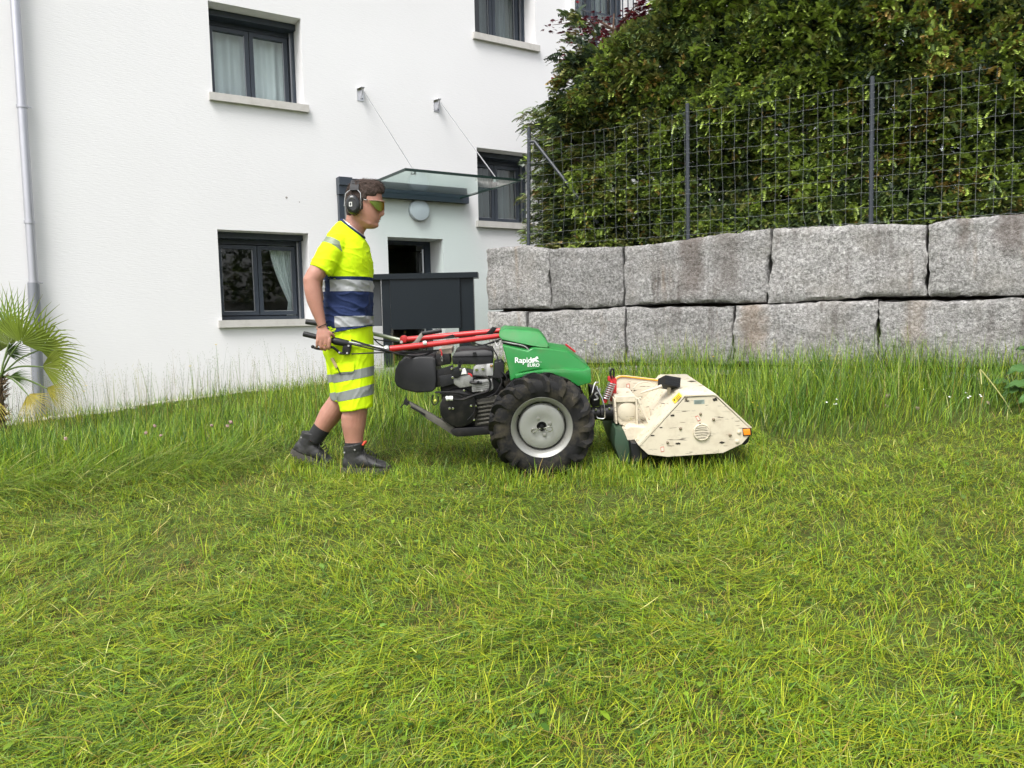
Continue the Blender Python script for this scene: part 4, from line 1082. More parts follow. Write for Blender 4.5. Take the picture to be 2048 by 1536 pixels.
M_rim = mat('rim_silver', (.30, .30, .28), .42, metal=.55, var=.06, vscale=10, dirt=(.22, .2, .15), dscale=8, damt=.3)
M_disc = mat('disc_grey', (.30, .305, .285), .45, metal=.35, var=.06, vscale=10, dirt=(.2, .18, .13), dscale=9, damt=.35)
M_chr = mat('chrome', (.72, .72, .70), .2, metal=1, var=.05)
M_alu2 = mat('cast_aluminium', (.34, .34, .33), .5, metal=.7, var=.15, vscale=30, dirt=(.1, .09, .07), dscale=20, damt=.6)
M_gbx = mat('oily_casting', (.10, .095, .080), .6, metal=.3, var=.3, vscale=25, dirt=(.05, .045, .035), dscale=12, damt=.6)
M_ora = mat('orange_lens', (.85, .25, .02), .25, var=.08)
M_wht = mat('white_plastic', (.7, .7, .68), .4)
M_flap = mat('dark_green_rubber', (.020, .050, .026), .6, var=.2, dirt=(.06, .06, .035), dscale=10, damt=.4)

def creampaint():
    """old cream paint, scratched through to dark steel in thin strokes"""
    m = mat('cream_paint', (.55, .495, .385), .5, var=.08, vscale=6, dirt=(.30, .23, .15), dscale=13, damt=.42)
    t = m.node_tree; N = t.nodes; L = t.links; b = N['Principled BSDF']
    src = b.inputs['Base Color'].links[0].from_socket
    tc = N.new('ShaderNodeTexCoord')
    def scr(rot, sc, lo, hi):
        mp = N.new('ShaderNodeMapping'); mp.inputs['Rotation'].default_value = (0, rot, 0); mp.inputs['Scale'].default_value = sc
        L.new(tc.outputs['Object'], mp.inputs[0])
        n = N.new('ShaderNodeTexNoise'); n.inputs['Scale'].default_value = 5; n.inputs['Detail'].default_value = 3; L.new(mp.outputs[0], n.inputs['Vector'])
        r = N.new('ShaderNodeMapRange'); r.inputs['From Min'].default_value = lo; r.inputs['From Max'].default_value = hi; L.new(n.outputs['Fac'], r.inputs['Value']); return r.outputs[0]
    a = scr(.35, (1.6, 1, 22), .67, .70); c = scr(-.5, (2.4, 1, 26), .68, .71)
    mx = N.new('ShaderNodeMath'); mx.operation = 'MAXIMUM'; L.new(a, mx.inputs[0]); L.new(c, mx.inputs[1])
    x = N.new('ShaderNodeMix'); x.data_type = 'RGBA'; L.new(mx.outputs[0], x.inputs['Factor']); L.new(src, x.inputs['A']); x.inputs['B'].default_value = (.05, .035, .025, 1)
    L.new(x.outputs['Result'], b.inputs['Base Color'])
    return m
M_cream = creampaint()

# ---- wheels
def wheel(cx_, cy_, cz_, face=-1):
    C_ = Vector((cx_, cy_, cz_)); ax = Vector((0, face, TILT * face)).normalized()
    RO_ = .312
    b_ = BM(); lathe(b_, C_, ax, [(.030, .036), (.062, .036), (.075, .040), (.118, .040), (.132, .034), (.139, .020), (.139, .012), (.12, .016), (.030, .02)], 56, closed=True)
    disc = obj('wheel', b_, M_disc, mower, angle=28)
    b_ = BM(); lathe(b_, C_, ax, [(.146, .010), (.150, .030), (.156, .046), (.163, .056), (.172, .064), (.182, .070), (.186, .066), (.186, .055), (.176, .045), (.168, .020), (.168, -.065), (.185, -.075), (.15, -.07), (.144, -.03)], 64, closed=True)
    obj('rim', b_, M_rim, disc, angle=25)
    b_ = BM(); lathe(b_, C_, ax, [(.182, .060), (.186, .071), (.205, .078), (.235, .083), (.262, .080), (.280, .068), (.288, .045), (.291, 0), (.288, -.045), (.280, -.068), (.262, -.080), (.235, -.083), (.205, -.078), (.184, -.068)], 72, closed=True)
    e1 = ax.orthogonal().normalized(); e2 = ax.cross(e1)
    NL = 17
    for sd in (1, -1):
        for k in range(NL):
            a0 = 2 * PI * (k + (0 if sd > 0 else .5)) / NL
            # one lug: runs from the tread centre out over the shoulder, swept back
            path = [(0.004, .0, .290, .314), (.026, .07, .289, .317), (.052, .15, .284, .316), (.076, .225, .272, .306), (.092, .275, .252, .284), (.094, .30, .230, .250)]
            rings = []
            for (h, da, rb, rt) in path:
                hw_ = .058 if h < .06 else .050
                ring = []
                for (r_, dw) in ((rb - .01, -hw_ * 1.25), (rt, -hw_ * .8), (rt, hw_ * .8), (rb - .01, hw_ * 1.25)):
                    th = a0 + da * (1 if face < 0 else -1) * -1 + dw
                    hh_ = h if r_ == rt or h > .08 else h
                    ring.append(C_ + ax * (sd * hh_) + (e1 * math.cos(th) + e2 * math.sin(th)) * r_)
                rings.append(ring)
            ngon_loft(b_, rings)
    obj('tyre', b_, M_rub, disc, angle=32)
    for (du, dv) in ((-7, -17), (16, -6), (5.5, 16.5), (-17.5, 7)):
        p_ = C_ + Vector((du / 338, 0, -dv / 338)); p_ = p_ + ax * .036
        b_ = BM(); lathe(b_, p_, ax, [(.013, 0), (.013, .003), (.0095, .0035), (.0095, .010), (.002, .011)], 10); obj('bolt', b_, M_rim, disc)
    b_ = BM(); lathe(b_, C_, ax, [(.029, .0), (.029, .018), (.018, .02), (.012, .03), (.012, .056), (.002, .058)], 24); obj('hub', b_, M_blk2, disc)
    if face < 0:
        def q(du, dv, o_=.052): return C_ + Vector((du / 338, 0, -dv / 338)) + ax * o_
        b_ = BM(); tube(b_, smooth_path([q(16, -1), q(2, 3), q(-8, 4), q(-17, 3), q(-21, 6), q(-19, 10), q(-14, 9), q(-6, 4), q(2, 1), q(9, 6), q(15, 9), q(20, 8), q(21, 2), q(16, -1)], 4), .0028, 6)
        obj('spring_clip', b_, M_chr, disc)
        b_ = BM(); tube(b_, [C_ + Vector((-.13, 0, .06)) + ax * .03, C_ + Vector((-.136, 0, .075)) + ax * .052], .004, 6); obj('valve', b_, M_blk2, disc)
    return disc
wc = at(1084, 854, 4.50); wheel(wc.x, 4.58, wc.z, -1)
wheel(wc.x, 5.16, wc.z + TILT * .58, 1)
b_ = BM(); cyl(b_, (wc.x, 4.62, wc.z), (wc.x, 5.12, wc.z + TILT * .5), .03); obj('axle', b_, M_gbx, mower)

# ---- hood
b_ = BM()
prism(b_, [(1004.5, 690), (1056, 701.5), (1066, 696), (1098, 697.5, .02), (1137, 703, .03), (1180, 736, .05), (1181, 752, .03), (1176, 768, .01), (1155, 771), (1120, 752), (1080, 738), (1040, 746), (1031, 757), (1021, 763), (1018, 742), (1011, 712)], 4.675, 5.09, bev=.012, seg=3)
hood = obj('hood', b_, M_green, mower, angle=30)
b_ = BM()   # fender step along the lower edge
prism(b_, [(1030, 749), (1080, 740), (1130, 738), (1168, 741.5), (1181.5, 737), (1183, 765), (1157, 773), (1136, 759.5), (1112, 750), (1085, 747), (1055, 750), (1031, 759)], 4.655, 5.11, bev=.009, seg=2)
obj('fender', b_, M_green, hood, angle=30)
b_ = BM()
prism(b_, [(998.5, 664, .02), (1008, 657, .05), (1060, 660.5, .05), (1080, 664.5, .05), (1089, 675, .03), (1098, 689, .01), (1095.5, 696, .0), (1080, 694.5), (1061, 691.5), (1030, 685), (1004, 680), (997.5, 672)], 4.72, 5.04, bev=.009, seg=3)
obj('top_cover', b_, M_green, mower, angle=30)
b_ = BM(); prism(b_, [(1003, 681), (1060, 692.5), (1094, 697.5), (1062, 697), (1055, 700), (1006, 690)], 4.76, 5.0); obj('column', b_, M_blk2, mower)
# red edge of the far fender
b_ = BM(); q_ = [Vector((p.x, 5.06, p.z + TILT * .38)) for p in (at(1139, 702.5, 4.72), at(1160, 719, 4.72), at(1181, 735.5, 4.72))]
tube(b_, q_[:2], .006, 8); obj('red_trim', b_, M_red, mower)

# ---- lettering on the hood: "Rapid" with a leaping horse, "EURO"
def text_mesh(body, size, italic=0.0, bold=.0):
    cu = bpy.data.curves.new('lettering', 'FONT'); cu.body = body; cu.size = size; cu.shear = italic; cu.offset = bold; cu.extrude = .0006; cu.align_x = 'LEFT'
    ob = bpy.data.objects.new('lettering', cu); COL.objects.link(ob); bpy.context.view_layer.update()
    dg = bpy.context.evaluated_depsgraph_get(); me = bpy.data.meshes.new_from_object(ob.evaluated_get(dg)); bpy.data.objects.remove(ob); bpy.data.curves.remove(cu)
    return me
M_let = mat('white_print', (.78, .80, .78), .5, var=.03)
def lay_text(body, u, v, width_px, size, italic, bold, Yt):
    me = text_mesh(body, size, italic, bold); co = np.zeros(len(me.vertices) * 3, np.float32); me.vertices.foreach_get('co', co); co = co.reshape(-1, 3)
    wd_ = co[:, 0].max() - co[:, 0].min(); tgt = (at(u + width_px, v, Yt) - at(u, v, Yt)).length; sc = tgt / wd_
    o_ = at(u, v, Yt); X_ = (at(u + 50, v - 0.3, Yt) - o_).normalized()
    out = np.array(tuple(o_)) + np.outer((co[:, 0] - co[:, 0].min()) * sc, tuple(X_)) + np.outer(co[:, 1] * sc, (0, 0, 1)) + np.outer(co[:, 2], (0, -1, 0))
    me.vertices.foreach_set('co', out.astype(np.float32).ravel()); me.update()
    return me
YT = 4.6735
obj('lettering', lay_text('Rapid', 1030, 725.5, 33, .04, 0.0, .0007, YT), M_let, hood, smooth=False)
obj('lettering', lay_text('EURO', 1055, 733.5, 24, .03, .12, .0004, YT), M_let, hood, smooth=False)
b_ = BM()   # leaping horse emblem
for poly in ([(1062, 722), (1065, 717), (1070, 716), (1073, 713), (1075, 713), (1077, 717), (1075.5, 718), (1074, 717), (1073, 720), (1074, 724), (1070, 722), (1066, 723)], [(1071, 720), (1076, 721), (1078, 724), (1076.5, 724), (1074.5, 722.5)], [(1063, 721), (1060, 725), (1061.5, 725), (1065, 723)], [(1066, 723), (1064, 726), (1066, 726), (1069, 722.5)], [(1064, 718), (1060, 715), (1062, 719), (1064, 720)]):
    vs2 = [b_.verts.new(at(p[0], p[1], YT)) for p in poly]; b_.faces.new(vs2)
ex = bmesh.ops.extrude_face_region(b_, geom=b_.faces[:]); bmesh.ops.translate(b_, verts=[e for e in ex['geom'] if isinstance(e, bmesh.types.BMVert)], vec=(0, -.0008, 0))
obj('emblem', b_, M_let, hood, smooth=False)
b_ = BM(); box(b_, at(1062, 724.6, YT) - Vector((0, .0009, 0)), at(1084, 723.8, YT) + Vector((0, .0002, 0))); obj('underline', b_, M_let, hood, smooth=False)

# ---- handlebars
def tb(name, pts, r_, m, parent=mower, n=10, sm=0):
    b_ = BM(); P_ = [at(*p) for p in pts]
    if sm: P_ = smooth_path(P_, sm)
    tube(b_, P_, r_, n); return obj(name, b_, m, parent)
hb = tb('handlebar', [(783, 697.5, 4.69), (890, 685.5, 4.74), (1003, 671.5, 4.80)], [.0185, .017, .015], M_red, n=14)
tb('end_cap', [(780.5, 697.8, 4.688), (784, 697.3, 4.689)], .0195, M_red, hb, 14)
tb('label_strip', [(846, 686.2, 4.705), (853, 685.5, 4.708)], .0125, M_wht, hb, 8)
b_ = BM(); c_ = at(773, 697.5, 4.685); lathe(b_, c_ + Vector((0, .016, 0)), (0, -1, 0), [(.002, 0), (.020, .001), (.0225, .006), (.0225, .028), (.019, .033), (.008, .034), (.008, .039), (.002, .04)], 20); obj('pivot', b_, M_chr, hb)
tb('handle_tube', [(768, 697, 4.685), (735, 691, 4.67), (700, 685.5, 4.65), (690, 683.5, 4.64)], [.010, .0095, .0095, .0095], M_chr, hb)
tb('grip', [(607, 667.5, 4.62), (640, 675.5, 4.622), (672, 683, 4.625)], [.0165, .0155, .0155], M_blk, hb, 14)
tb('clamp', [(668, 681.5, 4.625), (672, 682.5, 4.625), (697, 687.5, 4.64)], [.021, .023, .020], M_blk, hb, 14)
b_ = BM(); prism(b_, [(686, 690), (699, 686), (703, 690), (699, 709), (683, 709)], 4.622, 4.65, tilt=0, bev=.002); obj('lever_bracket', b_, M_blk2, hb)
for (u, v) in ((697, 691.5), (694, 706), (678.5, 704.8)):
    b_ = BM(); cyl(b_, at(u, v, 4.622), at(u, v, 4.612), .006, 10); obj('screw', b_, M_chr, hb)
b_ = BM(); P_ = smooth_path([at(*p) for p in [(690, 707, 4.63), (680, 706, 4.628), (672, 699, 4.62), (664, 694.5, 4.615), (650, 698, 4.612), (634, 697, 4.612), (625.5, 693.5, 4.612)]], 5)
tube(b_, P_, [.008] * (len(P_) - 1) + [.009], 8); blob(b_, P_[-1], .011, lump=0); obj('clutch_lever', b_, M_blk2, hb)
fb = tb('handlebar', [(816, 678.5, 5.03), (880, 673, 5.0), (1004, 661, 4.95)], [.018, .0185, .016], M_red, n=14)
tb('collar', [(857, 675.5, 5.012), (859, 675.3, 5.011)], .0205, M_red, fb, 14)
b_ = BM(); c_ = at(808, 678.5, 5.03); lathe(b_, c_ + Vector((0, .02, 0)), (0, -1, 0), [(.002, 0), (.022, .001), (.026, .006), (.026, .034), (.02, .04), (.002, .042)], 18); obj('pivot', b_, M_red, fb)
b_ = BM(); cyl(b_, at(802.5, 684, 4.99), at(802.5, 684, 4.975), .010, 10); obj('bolt', b_, M_chr, fb)
tb('handle_tube', [(803, 680.5, 5.03), (745, 667, 5.06), (690, 655, 5.09), (620, 645, 5.10)], .0125, mat('grey_green_tube', (.33, .36, .28), .4, metal=.4), fb, 12)
tb('grip', [(668, 651.5, 5.095), (612, 643.5, 5.1)], .0165, M_blk, fb, 12)
b_ = BM(); prism(b_, [(972, 667), (985, 653.5), (994, 655.5), (990.5, 661), (985, 668)], 4.88, 4.91, tilt=0, bev=.001); obj('bracket', b_, M_blk2, fb)
b_ = BM(); prism(b_, [(884, 676.5), (905, 668.5), (910, 672), (908, 676)], 4.9, 4.93, tilt=0); obj('bracket', b_, M_blk2, fb)
# gear lever with a black grip
b_ = BM(); prism(b_, [(817, 691), (829, 683), (838, 669.5), (845, 663), (848.5, 671), (843, 677), (833, 692)], 4.80, 4.808, tilt=0, bev=.001); gl_ = obj('gear_lever', b_, mat('grey_lever', (.24, .23, .20), .5, metal=.4), mower)
b_ = BM(); P_ = [at(845, 667, 4.80), at(863, 664.5, 4.79), at(883, 661, 4.785)]; tube(b_, P_, [.0135, .0135, .013], 10); obj('lever_grip', b_, M_blk, gl_)
# bowden cables
def cab(*pts, r_=.0042, m=M_blk2, name='cable'): return tb(name, pts, r_, m, mower, 7, 6)
cab((702, 680, 4.615), (735, 690, 4.62), (775, 702, 4.64), (812, 711, 4.68), (840, 712, 4.74), (865, 704, 4.78), r_=.0055)
cab((700, 688, 4.62), (740, 697, 4.625), (790, 706, 4.66), (830, 706, 4.74), (872, 702, 4.8))
cab((703, 708, 4.64), (745, 706, 4.64), (800, 704.5, 4.67), (845, 702, 4.74), (880, 700, 4.8))
cab((745, 675, 5.0), (762, 690, 5.0), (790, 700, 4.95), (830, 705, 4.9)); cab((800, 684, 5.0), (770, 682, 5.02), (745, 678, 5.05))
cab((935, 688, 4.78), (952, 692, 4.77), (975, 688, 4.78), (998, 683, 4.8)); cab((948, 686, 4.8), (965, 690, 4.78), (985, 684, 4.79), (1003, 678, 4.8))
cab((970, 690, 4.76), (985, 698, 4.74), (994, 712, 4.72), (996, 724, 4.71)); cab((1004, 683, 4.74), (1025, 687, 4.70), (1048, 692, 4.69), (1058, 701, 4.69), r_=.0045, m=M_alu2)
cab((1000, 672, 4.77), (1003, 680, 4.74), (996, 692, 4.73), (990, 684, 4.75), r_=.003, m=M_alu2)

# ---- engine
def pr(name, pts, y0, y1, m, bev=.004, seg=2, parent=mower, tilt=TILT): 
    b_ = BM(); prism(b_, pts, y0, y1, tilt, bev, seg); return obj(name, b_, m, parent, angle=40)
def cy(name, c, r_, y0, y1, m, parent=mower, n=24, bev=.003):
    a_ = at(c[0], c[1], y0); b_ = BM(); cyl(b_, a_, (a_.x, y1, a_.z + TILT * (y1 - y0)), r_, n, bev=bev); return obj(name, b_, m, parent)
eng = pr('engine', [(880, 770), (905, 745), (950, 752), (990, 755), (1008, 775), (1008, 800), (985, 835), (955, 850), (925, 858), (900, 845), (884, 815)], 4.78, 5.05, M_blk2, .012)
cy('flywheel_housing', (917, 818), .118, 4.70, 4.80, M_blk2, eng, 36, .02)
pr('muffler_cover', [(788.5, 762, .03), (790, 740, .02), (797, 725, .02), (813, 715.5, .02), (845, 712.5, .02), (866, 713, .01), (871, 719), (873, 760), (871, 778), (864, 784), (835, 786, .02), (806, 780, .03), (793, 772, .03)], 4.69, 5.06, M_blk, .022, 4)
pr('mount_plate', [(868, 742), (906, 730), (908, 764), (880, 773), (872, 775)], 4.715, 4.73, M_blk2, .002)
pr('bracket', [(869, 720), (874, 708), (899, 708), (901, 728), (871, 733)], 4.74, 4.86, M_blk2, .003)
pr('battery_tray', [(872, 708), (880, 699), (903, 697), (904, 707)], 4.76, 4.95, mat('dusty_tray', (.24, .20, .16), .8, var=.3), .002)
tb('safety_pin', [(880, 698, 4.72), (883, 704, 4.715), (883.5, 712, 4.715)], .004, M_red, mower, 7, 3); tb('pin_ring', [(883.5, 711, 4.712), (882, 717, 4.712), (884, 722, 4.712), (885.5, 717, 4.712), (883.7, 711, 4.712)], .0022, M_chr, mower, 6, 4)
af = pr('air_filter', [(903, 715), (914, 713), (986, 711), (986, 726), (975, 729), (906, 729)], 4.74, 5.0, M_blk, .008)
pr('filter_lid', [(905, 713.5), (910, 704, .01), (925, 701, .02), (970, 698.5, .02), (984, 702, .01), (987, 711.5)], 4.73, 5.01, M_blk, .006, 2, af)
pr('latch', [(945.5, 705), (952, 704.5), (952.5, 712), (946, 712.5)], 4.722, 4.74, M_blk2, .001, 1, af)
cy('oil_cap', (912.5, 747), .029, 4.70, 4.74, M_blk, eng); 
b_ = BM(); c_ = at(920, 724, 4.71); lathe(b_, c_, (0, -1, 0), [(.012, 0), (.020, 0), (.020, .015), (.012, .015)], 18, closed=True); obj('intake_ring', b_, M_blk, eng)
tb('breather', [(920, 730, 4.715), (917, 738, 4.715), (914, 746, 4.71)], .010, M_blk, eng, 10, 3)
pr('spark_cap', [(922, 749), (925, 738), (930, 737), (934, 748)], 4.70, 4.73, M_wht, .003, 2, eng)
cb = pr('carburettor', [(947, 735), (952, 730.5), (972, 729), (974, 751), (950, 753), (946, 748)], 4.715, 4.80, M_alu2, .004, 2, eng)
for (u, v) in ((953, 739), (966, 737.5)): cy('bolt', (u, v), .010, 4.705, 4.716, M_chr, eng, 12, .001)
pr('throttle_plate', [(972.5, 729), (986, 727.5), (986.5, 751), (973, 752)], 4.71, 4.79, mat('bright_alloy', (.45, .45, .45), .4, metal=.6), .003, 2, eng)
b_ = BM(); blob(b_, at(983, 732, 4.70), .010, lump=.4, seed=4); obj('brass_fitting', b_, mat('brass', (.5, .32, .14), .35, metal=.9), eng)
pr('canister', [(988, 724), (1003, 721), (1009, 730), (1008, 755), (1000, 758), (987, 757)], 4.71, 4.80, M_blk, .008, 3, eng)
hd = pr('cylinder_head', [(943, 765), (955, 760), (984, 758), (987, 778), (980, 783), (944, 784)], 4.71, 4.80, M_alu2, .005, 2, eng)
for k in range(5): pr('fin', [(945, 766 + k * 4.0), (983, 761.5 + k * 4.0), (983, 763.3 + k * 4.0), (945, 767.8 + k * 4.0)], 4.703, 4.711, M_alu2, 0, 1, hd)
cy('spark_plug', (956, 765.5), .008, 4.68, 4.71, M_blk2, eng, 10, .001); tb('plug_cable', [(940, 764, 4.70), (950, 766, 4.69), (964, 766, 4.69)], .009, M_blk2, eng, 8, 3)
pr('side_cover', [(905, 752), (940, 750), (946, 757), (945, 772), (920, 776), (907, 768)], 4.715, 4.80, M_alu2, .005, 2, eng)
pr('fan_cover', [(878, 752), (905, 748), (908, 768), (882, 775)], 4.712, 4.78, M_blk, .004, 2, eng)
for (u, v) in ((903.5, 737.5), (905, 755), (921, 739), (899, 817), (906, 817), (948, 840), (942, 812), (951, 812), (964, 783), (928, 781)): cy('bolt', (u, v), .0075, 4.69, 4.712, M_chr, eng, 8, .001)
fu = BM(); a_ = at(892, 797, 4.66); tube(fu, [a_, a_ + Vector((.016, 0, .001))], .014, 12); tube(fu, [a_ + Vector((.016, 0, 0)), a_ + Vector((.022, 0, 0))], .009, 12); tube(fu, [a_ + Vector((.022, 0, 0)), a_ + Vector((.042, 0, 0))], .0145, 12); obj('filter_bowl', fu, M_wht, mower)
cab((906, 798, 4.66), (925, 799, 4.665), (950, 790, 4.67), (975, 782, 4.68), (981, 770, 4.68), (977, 757, 4.68), (962, 752, 4.68), (945, 751, 4.69), r_=.007)
cab((870, 785, 4.70), (905, 784, 4.68), (930, 788, 4.68), (942, 792, 4.69), r_=.006); cab((880, 787, 4.7), (915, 790, 4.69), (930, 797, 4.69), r_=.005)
cab((1000, 752, 4.70), (1003, 765, 4.69), (992, 785, 4.68), (975, 795, 4.68), r_=.004); cab((945, 790, 4.69), (950, 805, 4.69), (948, 825, 4.69), (935, 840, 4.69), r_=.004)
cab((944, 753, 4.69), (941, 749, 4.69), (936, 747.5, 4.69), r_=.006, m=M_red); cab((1003, 742, 4.7), (1012, 752, 4.69), (1014, 762, 4.69), r_=.005)
b_ = BM(); P_ = smooth_path([at(*p) for p in [(866, 790, 4.70), (864, 803, 4.70), (869, 810, 4.70), (876, 804, 4.70), (876, 792, 4.70)]], 5); tube(b_, P_, .004, 7); obj('shackle', b_, M_blk2, mower)
b_ = BM(); blob(b_, at(870.5, 801.5, 4.70), .010, lump=.2); obj('warning_tag', b_, mat('yellow_tag', (.5, .48, .1), .6), mower)
gb = pr('gearbox', [(948, 800), (990, 790), (1012, 795), (1012, 850), (985, 862), (950, 862)], 4.76, 5.05, M_gbx, .010)
for k in range(6): pr('fin', [(955, 806 + k * 8), (996, 800 + k * 8), (996, 803.4 + k * 8), (955, 809.4 + k * 8)], 4.735, 4.762, M_gbx, .001, 1, gb)
pr('underframe', [(900, 862), (912, 856), (985, 853), (992, 868), (916, 874), (908, 871)], 4.72, 4.92, M_blk2, .004)
# prop stand swung up
std = pr('stand', [(815, 806.5), (820, 804), (880, 838), (906, 853), (916, 860), (912, 872), (905, 870), (876, 851), (855, 839)], 4.74, 4.77, M_gbx, .003)
pr('rail', [(822, 812), (850, 828), (850, 832), (820, 815.5)], 4.73, 4.78, M_blk2, .001, 1, std)
pr('stand_foot', [(800, 815), (806, 808), (808, 800), (811, 796), (814, 803), (819, 805.5), (815, 812), (808, 809), (802, 815.5)], 4.735, 4.775, M_blk2, .001, 1, std)
pr('stand_arm', [(880, 838), (888, 835), (920, 852), (912, 861)], 4.80, 4.83, M_gbx, .002, 1, std)
# rating decals etc
pr('belly_pan', [(1012, 845), (1060, 850), (1060, 862), (1012, 862)], 4.76, 5.0, M_blk2, .004)

# ---- coupling to the implement
b_ = BM(); a_ = at(1183, 827, 4.80); c_ = at(1231, 824, 4.80)
lathe(b_, a_, c_ - a_, [(.03, 0), (.040, .002), (.040, .05), (.050, .055), (.052, .135), (.054, .136), (.054, (c_ - a_).length), (.03, (c_ - a_).length)], 30); cp = obj('coupling', b_, M_blk2, mower)
pr('coupling_bracket', [(1180, 775), (1200, 780), (1200, 812), (1184, 815)], 4.80, 4.95, M_blk2, .004)
tb('release_lever', [(1193, 832, 4.71), (1195, 836, 4.71), (1206, 837.5, 4.71), (1209, 833, 4.71), (1208, 812, 4.71), (1203, 795, 4.72), (1196, 781, 4.73), (1193, 772, 4.74)], .0048, M_chr, mower, 8, 4)
tb('release_lever', [(1178, 797, 4.73), (1184, 786, 4.72), (1188, 770, 4.73), (1192, 764, 4.74)], [.004] * 12 + [.006] * 7, M_chr, mower, 8, 6)
tb('link', [(1188, 800, 4.74), (1196, 797, 4.74), (1190, 788, 4.74), (1198, 784, 4.74), (1200, 776, 4.74)], .006, M_alu2, mower, 7, 3)
for (u, v) in ((1192, 819), (1219, 817), (1196, 766)): cy('bolt', (u, v), .007, 4.74, 4.76, M_chr, mower, 8, .001)
cab((1186, 738, 4.8), (1195, 750, 4.8), (1199, 765, 4.78), (1198, 775, 4.76), r_=.0025, m=mat('green_cable', (.3, .38, .08), .6))
b_ = BM(); A_, B_ = at(1211, 799, 4.76), at(1224, 766, 4.76); ax_ = (B_ - A_).normalized(); e1 = ax_.orthogonal().normalized(); e2 = ax_.cross(e1); L_ = (B_ - A_).length
tube(b_, [A_ + ax_ * (L_ * k / 96) + (e1 * math.cos(k * 2 * PI / 12) + e2 * math.sin(k * 2 * PI / 12)) * .023 for k in range(97)], .0042, 7); obj('spring', b_, mat('spring_steel', (.5, .5, .5), .3, metal=.9), mower)
b_ = BM(); tube(b_, [A_ - ax_ * .02, B_ + ax_ * .01], .014, 12); obj('spring_rod', b_, M_red, mower)
pr('red_bracket', [(1221, 803), (1233, 801), (1233.5, 760), (1230, 753), (1217, 754), (1216, 762), (1226, 765), (1227, 780)], 4.80, 4.84, M_red, .003)
b_ = BM(); tube(b_, smooth_path([at(*p) for p in [(1223, 757, 4.80), (1221, 748, 4.80), (1222, 740, 4.80), (1226, 738, 4.80), (1228, 745, 4.80), (1227, 756, 4.80)]], 4), .006, 8); obj('knob', b_, M_blk2, mower)

# ---- flail deck
YN, YF = 4.49, 5.24
side = [(1279.5, 893), (1370, 795.5), (1429, 791.5), (1501, 857.5), (1500.5, 869), (1484, 888), (1446, 906), (1335, 914), (1296, 909)]
deck = pr('flail_deck', [(1304, 866), (1366, 799), (1370, 795.5), (1429, 791.5), (1498, 856), (1496, 866), (1440, 878), (1340, 885)], YN + .008, YF, M_cream, 0, 1, mower)
deck['label'] = 'scratched cream flail mower deck'
pr('side_plate', side, YN, YN + .008, M_cream, .0015, 1, deck)
zf = TILT * (YF - YN)
b_ = BM(); far_ = [Vector((p.x, YF, p.z + zf)) for p in (at(u, v, YN) for u, v in side)]; ngon_loft(b_, [far_, [p + Vector((0, .008, 0)) for p in far_]]); obj('side_plate', b_, M_cream, deck, smooth=False)
# top plate with a folded edge over the side
pr('top_plate', [(1368, 792.5), (1371, 789.5), (1430, 788.5), (1432, 791), (1431, 794), (1429, 791), (1371, 793.5)], YN - .006, YF + .01, M_cream, .001, 1, deck)
pr('front_plate', [(1430, 790), (1432.5, 788.5), (1504, 855), (1501.5, 857.5)], YN - .003, YF + .008, M_cream, .0008, 1, deck)
pr('rear_plate', [(1371, 792), (1368, 790), (1276.5, 890), (1279.5, 893)], YN - .003, YF + .008, M_cream, .0008, 1, deck)
lg = pr('rear_ledge', [(1248, 862), (1262, 853), (1312, 856), (1300, 874), (1255, 882)], 4.62, 5.18, M_cream, .003, 1, deck)
pr('rear_flap', [(1231, 858), (1246, 858), (1258, 886), (1261, 925), (1240, 922), (1229, 890)], 4.62, 5.22, M_flap, .004, 2, deck)
pr('flap_strip', [(1262, 886), (1284, 886), (1296, 912), (1276, 925), (1264, 920)], 4.55, 5.2, M_blk, .003, 1, deck)
gbx = pr('drive_housing', [(1233, 797), (1270, 796), (1273, 806), (1273, 846), (1262, 851), (1240, 851), (1234, 842)], 4.72, 4.98, M_cream, .010, 3, deck)
pr('top_flange', [(1230, 793), (1272, 792), (1274, 804), (1231, 805)], 4.70, 5.0, M_cream, .003, 1, gbx)
pr('front_flange', [(1228, 798), (1232, 798), (1235, 848), (1231, 848)], 4.69, 5.0, M_cream, .002, 1, gbx)
pr('rear_flange', [(1271.5, 796), (1275, 796), (1276, 851), (1273, 852)], 4.68, 5.0, M_cream, .001, 1, gbx)
b_ = BM(); a_ = at(1254, 823, 4.72); lathe(b_, a_ + Vector((0, .004, 0)), (0, -1, -.08), [(.060, 0), (.060, .010), (.054, .014), (.002, .015)], 30); obj('cover_plate', b_, M_cream, gbx)
for (u, v) in ((1236, 786), (1254, 784), (1268, 777), (1281, 797), (1280, 796), (1248, 850)):
    b_ = BM(); blob(b_, at(u, v, 4.70), .006, lump=.1); obj('nut', b_, M_cream, deck)
pr('gusset', [(1274, 797), (1278, 796), (1306, 860), (1303, 864)], 4.66, 4.68, M_cream, .001, 1, deck)
pr('gusset', [(1275, 799), (1296, 800), (1306, 858), (1303, 862)], 4.70, 4.708, M_cream, .001, 1, deck)
tb('depth_rod', [(1281, 786, 4.74), (1300, 780, 4.72), (1324, 772, 4.70)], [.005, .0075, .011], M_cream, deck, 8)
